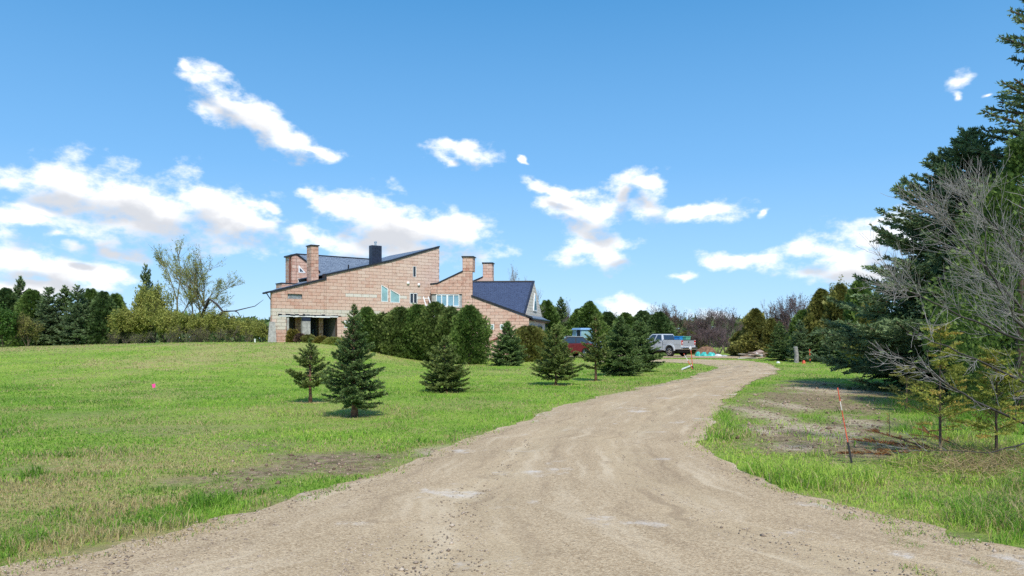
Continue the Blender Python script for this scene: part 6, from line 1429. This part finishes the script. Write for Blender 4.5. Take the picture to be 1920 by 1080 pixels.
# plank pile by the bend
def planks():
    rs = random.Random(12); d = 57.5; x = (1405 - 960) / F * d; e = empty('plank_pile', (x, d, gz(x, d)), 0, 'loose pile of weathered planks beside the driveway bend', 'plank pile')
    for k in range(13):
        l = rs.uniform(1.0, 2.0); lay = k // 4; mb = MB(); mb.box((0, 0, 0), (l, rs.uniform(.14, .24), .045)); o = mb.build('plank', M['wood'] if rs.random() < .6 else M['wood_pale'], e)
        o.location = (rs.uniform(-.35, .55) + (.3 if lay > 1 else 0), rs.uniform(-.5, .5), .06 + lay * .13 + rs.uniform(0, .05)); o.rotation_euler = (rs.uniform(-.1, .1), rs.uniform(-.07, .07), rs.uniform(-.45, .45))
    for k in range(2):
        mb = MB(); mb.box((0, 0, 0), (.75, .5, .06)); o = mb.build('board', M['wood_pale'] if k else M['wood'], e); o.location = (.75, .2 - .3 * k, .50 - .16 * k); o.rotation_euler = (.3, -.28, .3 + k)
planks()
def heap(name, px, d, w, dp, h, mt, lab, cat, seed, group=None, crumple=.35):
    rs = np.random.RandomState(seed); n = 18; m = 7; V = []; Fs = []
    x, y, z = spot(px, d)
    for i in range(m + 1):
        t = i / m
        for j in range(n):
            a = 2 * math.pi * j / n; q = (1 - t) ** .8; k = 1 + crumple * (vnoise(math.cos(a) * 2 + seed, math.sin(a) * 2 + t * 3, .8, seed) - .5) * 2
            V.append((math.cos(a) * w * q * k, math.sin(a) * dp * q * k, h * (1 - (1 - t) ** 2.6) * (.8 + .4 * rs.rand()) * (1 if i else 0) - (0.03 if i == 0 else 0)))
    for i in range(m):
        for j in range(n): Fs.append((i * n + j, i * n + (j + 1) % n, (i + 1) * n + (j + 1) % n, (i + 1) * n + j))
    me = bpy.data.meshes.new(name); me.from_pydata(V, [], Fs); me.materials.append(M[mt]); me.polygons.foreach_set('use_smooth', [True] * len(me.polygons)); me.update()
    o = put(name, me, None, (x, y, z)); o.modifiers.new('soft', 'SUBSURF').render_levels = 1; setp(o, lab, cat, group); return o
heap('soil_heap', 1322, 70, 1.1, .8, .75, 'soil', 'brown soil heap under the bare thicket behind the turquoise bags', 'soil heap', 3)
for i, (px, w, h, lab) in enumerate(((1309, .34, .40, 'turquoise bag next to the pickup bumper, leftmost of three'), (1320, .36, .36, 'turquoise bag in the middle of the three by the yard'), (1333, .40, .34, 'turquoise bag, rightmost of three, touching the white sheets'))):
    heap('turquoise_bag', px, 64.5 + .3 * i, w, .35, h, 'turq', lab, 'bag', 21 + i, 'turquoise bags beside the yard', .5)
heap('white_sheet', 1347, 64.5, .42, .4, .2, 'sheet', 'crumpled white sheet on the ground right of the turquoise bags', 'sheet', 31, None, .5)
heap('grey_sheet', 1358, 64.2, .30, .3, .13, 'louver', 'small grey sheet at the right end of the bags by the yard', 'sheet', 32, None, .5)
# survey markers
def stake(name, foot, top, w, lab, cat, parts, group=None):
    e = empty(name, tuple(foot), 0, lab, cat, group); f = Vector(foot); t = Vector(top)
    for (nm, a, b, ww, mt) in parts:
        mb = MB(); p, q = f.lerp(t, a), f.lerp(t, b); d = (q - p).normalized(); s = d.cross(Vector((0, 1, 0))).normalized() * ww / 2; n = Vector((0, 1, 0)) * ww * .28
        mb.prism([p - s - n, p + s - n, p + s + n, p - s + n], [q - s - n, q + s - n, q + s + n, q - s + n]); mb.build(nm, M[mt], e, tuple(f))
    return e
fx = spot(1597, 9.45); tx = at(1570.5, 727, 9.5)
stake('marker_stake', fx, tx, .03, 'leaning orange snow marker with a black foot, nearest on the right verge', 'marker', [('foot', -.05, .28, .022, 'black_plastic'), ('rod', .22, .70, .0115, 'orange'), ('reflector_band', .70, .82, .012, 'wood_pale'), ('tip', .82, 1, .0115, 'orange')])
fx = spot(1299, 38.2)
stake('marker_stake', fx, at(1294.5, 648, 38.2), .05, 'upright orange marker with a black foot on the tip of the grass island', 'marker', [('foot', -.04, .13, .08, 'black_plastic'), ('rod', .12, .8, .036, 'orange'), ('tip', .8, 1, .022, 'sheet')])
stake('marker_stake', (fx[0] - .03, fx[1] - .12, fx[2]), at(1282, 663, 38.0), .04, 'orange and white marker leaning left against the upright one', 'marker', [('rod', .0, .55, .034, 'orange'), ('reflector_band', .55, .92, .028, 'sheet'), ('tip', .92, 1, .034, 'orange')])
mb = MB(); a = Vector((*plan(1279, 694.6), .06)); b = Vector((*plan(1297, 688.6), .10)); mb.tube([a, b], .045, 8); setp(mb.build('white_pipe', M['sheet']), 'white pipe lying on the grass at the foot of the orange markers', 'pipe')
stake('marker_stake', spot(1519, 47.0), at(1518, 655, 47.0), .05, 'short orange stake on the far grass right of the grey post', 'marker', [('foot', -.03, .2, .06, 'black_plastic'), ('rod', .2, 1, .055, 'orange')])
e = empty('grey_post', spot(1493, 47.6), 0, 'pale grey weathered post standing before the dark spruces', 'post'); mb = MB(); mb.tube([(0, 0, -.1), (.02, 0, .5), (-.05, 0, 1.0)], [.15, .135, .12], 10); mb.build('shaft', M['bark_grey'], e); mb = MB(); mb.tube([(-.05, 0, 1.0), (-.052, 0, 1.05)], [.135, .10], 10); mb.build('cap', M['concrete'], e)
heap('orange_ball', 1507, 46.6, .12, .12, .2, 'orange', 'small faded orange lump on the grass beside the grey post', 'lump', 41, None, .1)
heap('white_scrap', 1459, 47, .12, .1, .12, 'sheet', 'small white scrap on the grass at the driveway bend', 'scrap', 42, None, .3)
mb = MB(); fx = spot(478, 50.5); e = empty('white_stub', fx, 0, 'small white stub post on the crest of the lawn near the lime bush', 'post'); mb.tube([(0, 0, -.1), (0, 0, .22)], .05, 8); mb.build('pipe', M['white'], e); mb = MB(); mb.tube([(0, 0, .22), (0, 0, .27)], [.06, .055], 8); mb.build('cap', M['sheet'], e)
# pink survey flag
x, d = plan(291, 734); e = empty('survey_flag', (x, d, gz(x, d)), 0, 'small pink survey flag standing in the left lawn', 'flag'); mb = MB(); mb.tube([(0, 0, -.05), (.01, 0, .12), (.005, 0, .24)], .006, 5); mb.build('wire', M['flue'], e)
mb = MB(); V = []; 
for i in range(5):
    t = i / 4; V += [(-.10 * t + .005, .02 * math.sin(t * 5), .235 - .02 * t), (-.10 * t + .03 * t + .005, .02 * math.sin(t * 5 + .6), .13 - .04 * t)]
mb.add(V, [(2 * i, 2 * i + 1, 2 * i + 3, 2 * i + 2) for i in range(4)]); o = mb.build('flag', M['pink'], e); o.modifiers.new('t', 'SOLIDIFY').thickness = .004
# fallen branches with rusty needles and straw by the saplings
def brushwood():
    rs = np.random.RandomState(44)
    specs = [(1748, 858, 1600, 838), (1745, 852, 1640, 822), (1800, 862, 1668, 846), (1700, 866, 1585, 866), (1820, 858, 1720, 815), (1780, 868, 1655, 862)]
    names = ['longest fallen twig reaching toward the orange stake', 'fallen branch with rusty needles beside the sapling', 'fallen dark branch crossing under the sapling', 'fallen thin branch at the foot of the orange stake', 'fallen branch slanting behind the sapling', 'fallen low branch in the straw below the sapling']
    for (a, b, c, d_), lab in zip(specs, names):
        p = Vector((*plan(a, b), .06)); q = Vector((*plan(c, d_), .10)); S = []; L = (q - p).length
        base = [p.lerp(q, t) + Vector((rs.normal(0, .03), rs.normal(0, .04), .03 * math.sin(t * 3))) for t in np.linspace(0, 1, 7)]
        for i in range(6): S.append((tuple(base[i]), tuple(base[i + 1]), .014 * (1 - i / 7), .014 * (1 - (i + 1) / 7)))
        for k in range(12):
            i = rs.randint(1, 6); dd = (q - p).normalized() + Vector(rs.normal(0, .5, 3)); dd.z = abs(dd.z) * .35; e_ = base[i] + dd.normalized() * L * rs.uniform(.08, .25); S.append((tuple(base[i]), tuple(e_), .006, .003))
        e = empty('fallen_branch', tuple(p), 0, lab, 'branch', 'fallen branches by the sapling'); O = np.array(p)
        put('wood', segs_mesh('wood', np.array([s[0] for s in S]) - O, np.array([s[1] for s in S]) - O, [s[2] for s in S], [s[3] for s in S], M['bark_dark'], 5), e)
        n = 420; i = rs.randint(0, len(S), n); t = rs.rand(n)[:, None]; c0 = np.array([S[k][0] for k in i]) * (1 - t) + np.array([S[k][1] for k in i]) * t - O; V, tt = needles(rs, c0, np.tile([[-.9, 0, .2]], (n, 1)), np.full(n, .03), .02, .05, .008, rs.rand(n)); put('dead_needles', mesh_np('dead_needles', V, tri(V), M['rust'], tint=tt), e)
    n = 2600; px = rs.normal(1830, 70, n); py = rs.normal(876, 14, n); ok = (py > 840); px, py = px[ok], py[ok]; n = len(px); dd = EYE * F / (py - HY); x = (px - 960) / F * dd
    d = rs.normal(0, 1, (n, 3)); d[:, 2] = np.abs(d[:, 2]) * .35 + .05; d /= np.linalg.norm(d, axis=1)[:, None]; w = np.cross(d, rs.normal(size=(n, 3))); w /= np.linalg.norm(w, axis=1)[:, None]; l = rs.uniform(.08, .35, n)[:, None]; p = np.c_[x, dd, rs.uniform(0, .14, n)]
    V = np.stack([p - w * .003, p + w * .003, p + d * l], 1).reshape(-1, 3); o = put('straw_litter', mesh_np('straw_litter', V, tri(V), M['straw'], tint=np.repeat(rs.rand(n), 3))); setp(o, 'tangle of dry straw under the young cedars at the right', 'straw', kind='stuff')
brushwood()

def clods():
    rs = np.random.RandomState(71); N = 9000
    px = rs.uniform(1340, 1780, N); py = rs.uniform(706, 872, N); d = EYE * F / (py - HY); x = (px - 960) / F * d; y = d; so, dr_ = fields(x, y); ok = (rs.rand(N) < so * .8) & ~on_drive(x, y)
    px = rs.uniform(360, 860, 6000); py = rs.uniform(830, 930, 6000); d2 = EYE * F / (py - HY); x2 = (px - 960) / F * d2; so2, _ = fields(x2, d2); ok2 = (rs.rand(6000) < so2 * .6) & ~on_drive(x2, d2)
    x = np.r_[x[ok], x2[ok2]]; y = np.r_[y[ok], d2[ok2]]; n = len(x)
    s = np.exp(rs.normal(math.log(.0085), .55, n)) * np.clip(y / 10, 1, 1.6); oc = np.array([(1, 0, 0), (-1, 0, 0), (0, 1, 0), (0, -1, 0), (0, 0, .7), (0, 0, -.7)], float)
    V = oc[None] * s[:, None, None] * rs.uniform(.6, 1.4, (n, 6, 1)); a = rs.uniform(0, 6.28, n); c, q = np.cos(a)[:, None], np.sin(a)[:, None]
    V = np.stack([V[..., 0] * c - V[..., 1] * q, V[..., 0] * q + V[..., 1] * c, V[..., 2]], -1) + np.c_[x, y, ground_z(x, y) + s * .2][:, None]
    Fo = np.array([(0, 2, 4), (2, 1, 4), (1, 3, 4), (3, 0, 4), (2, 0, 5), (1, 2, 5), (3, 1, 5), (0, 3, 5)]); Fc = (np.arange(n)[:, None, None] * 6 + Fo[None]).reshape(-1, 3)
    mt = foliage('clods', (0.11, 0.070, 0.045), (0.40, 0.30, 0.22), 0.0, .95); o = put('soil_clods', mesh_np('soil_clods', V.reshape(-1, 3), Fc, mt, tint=np.repeat(rs.rand(n), 6))); setp(o, 'crumbled clods and stones on the bare soil patches', 'soil', kind='stuff')
clods()
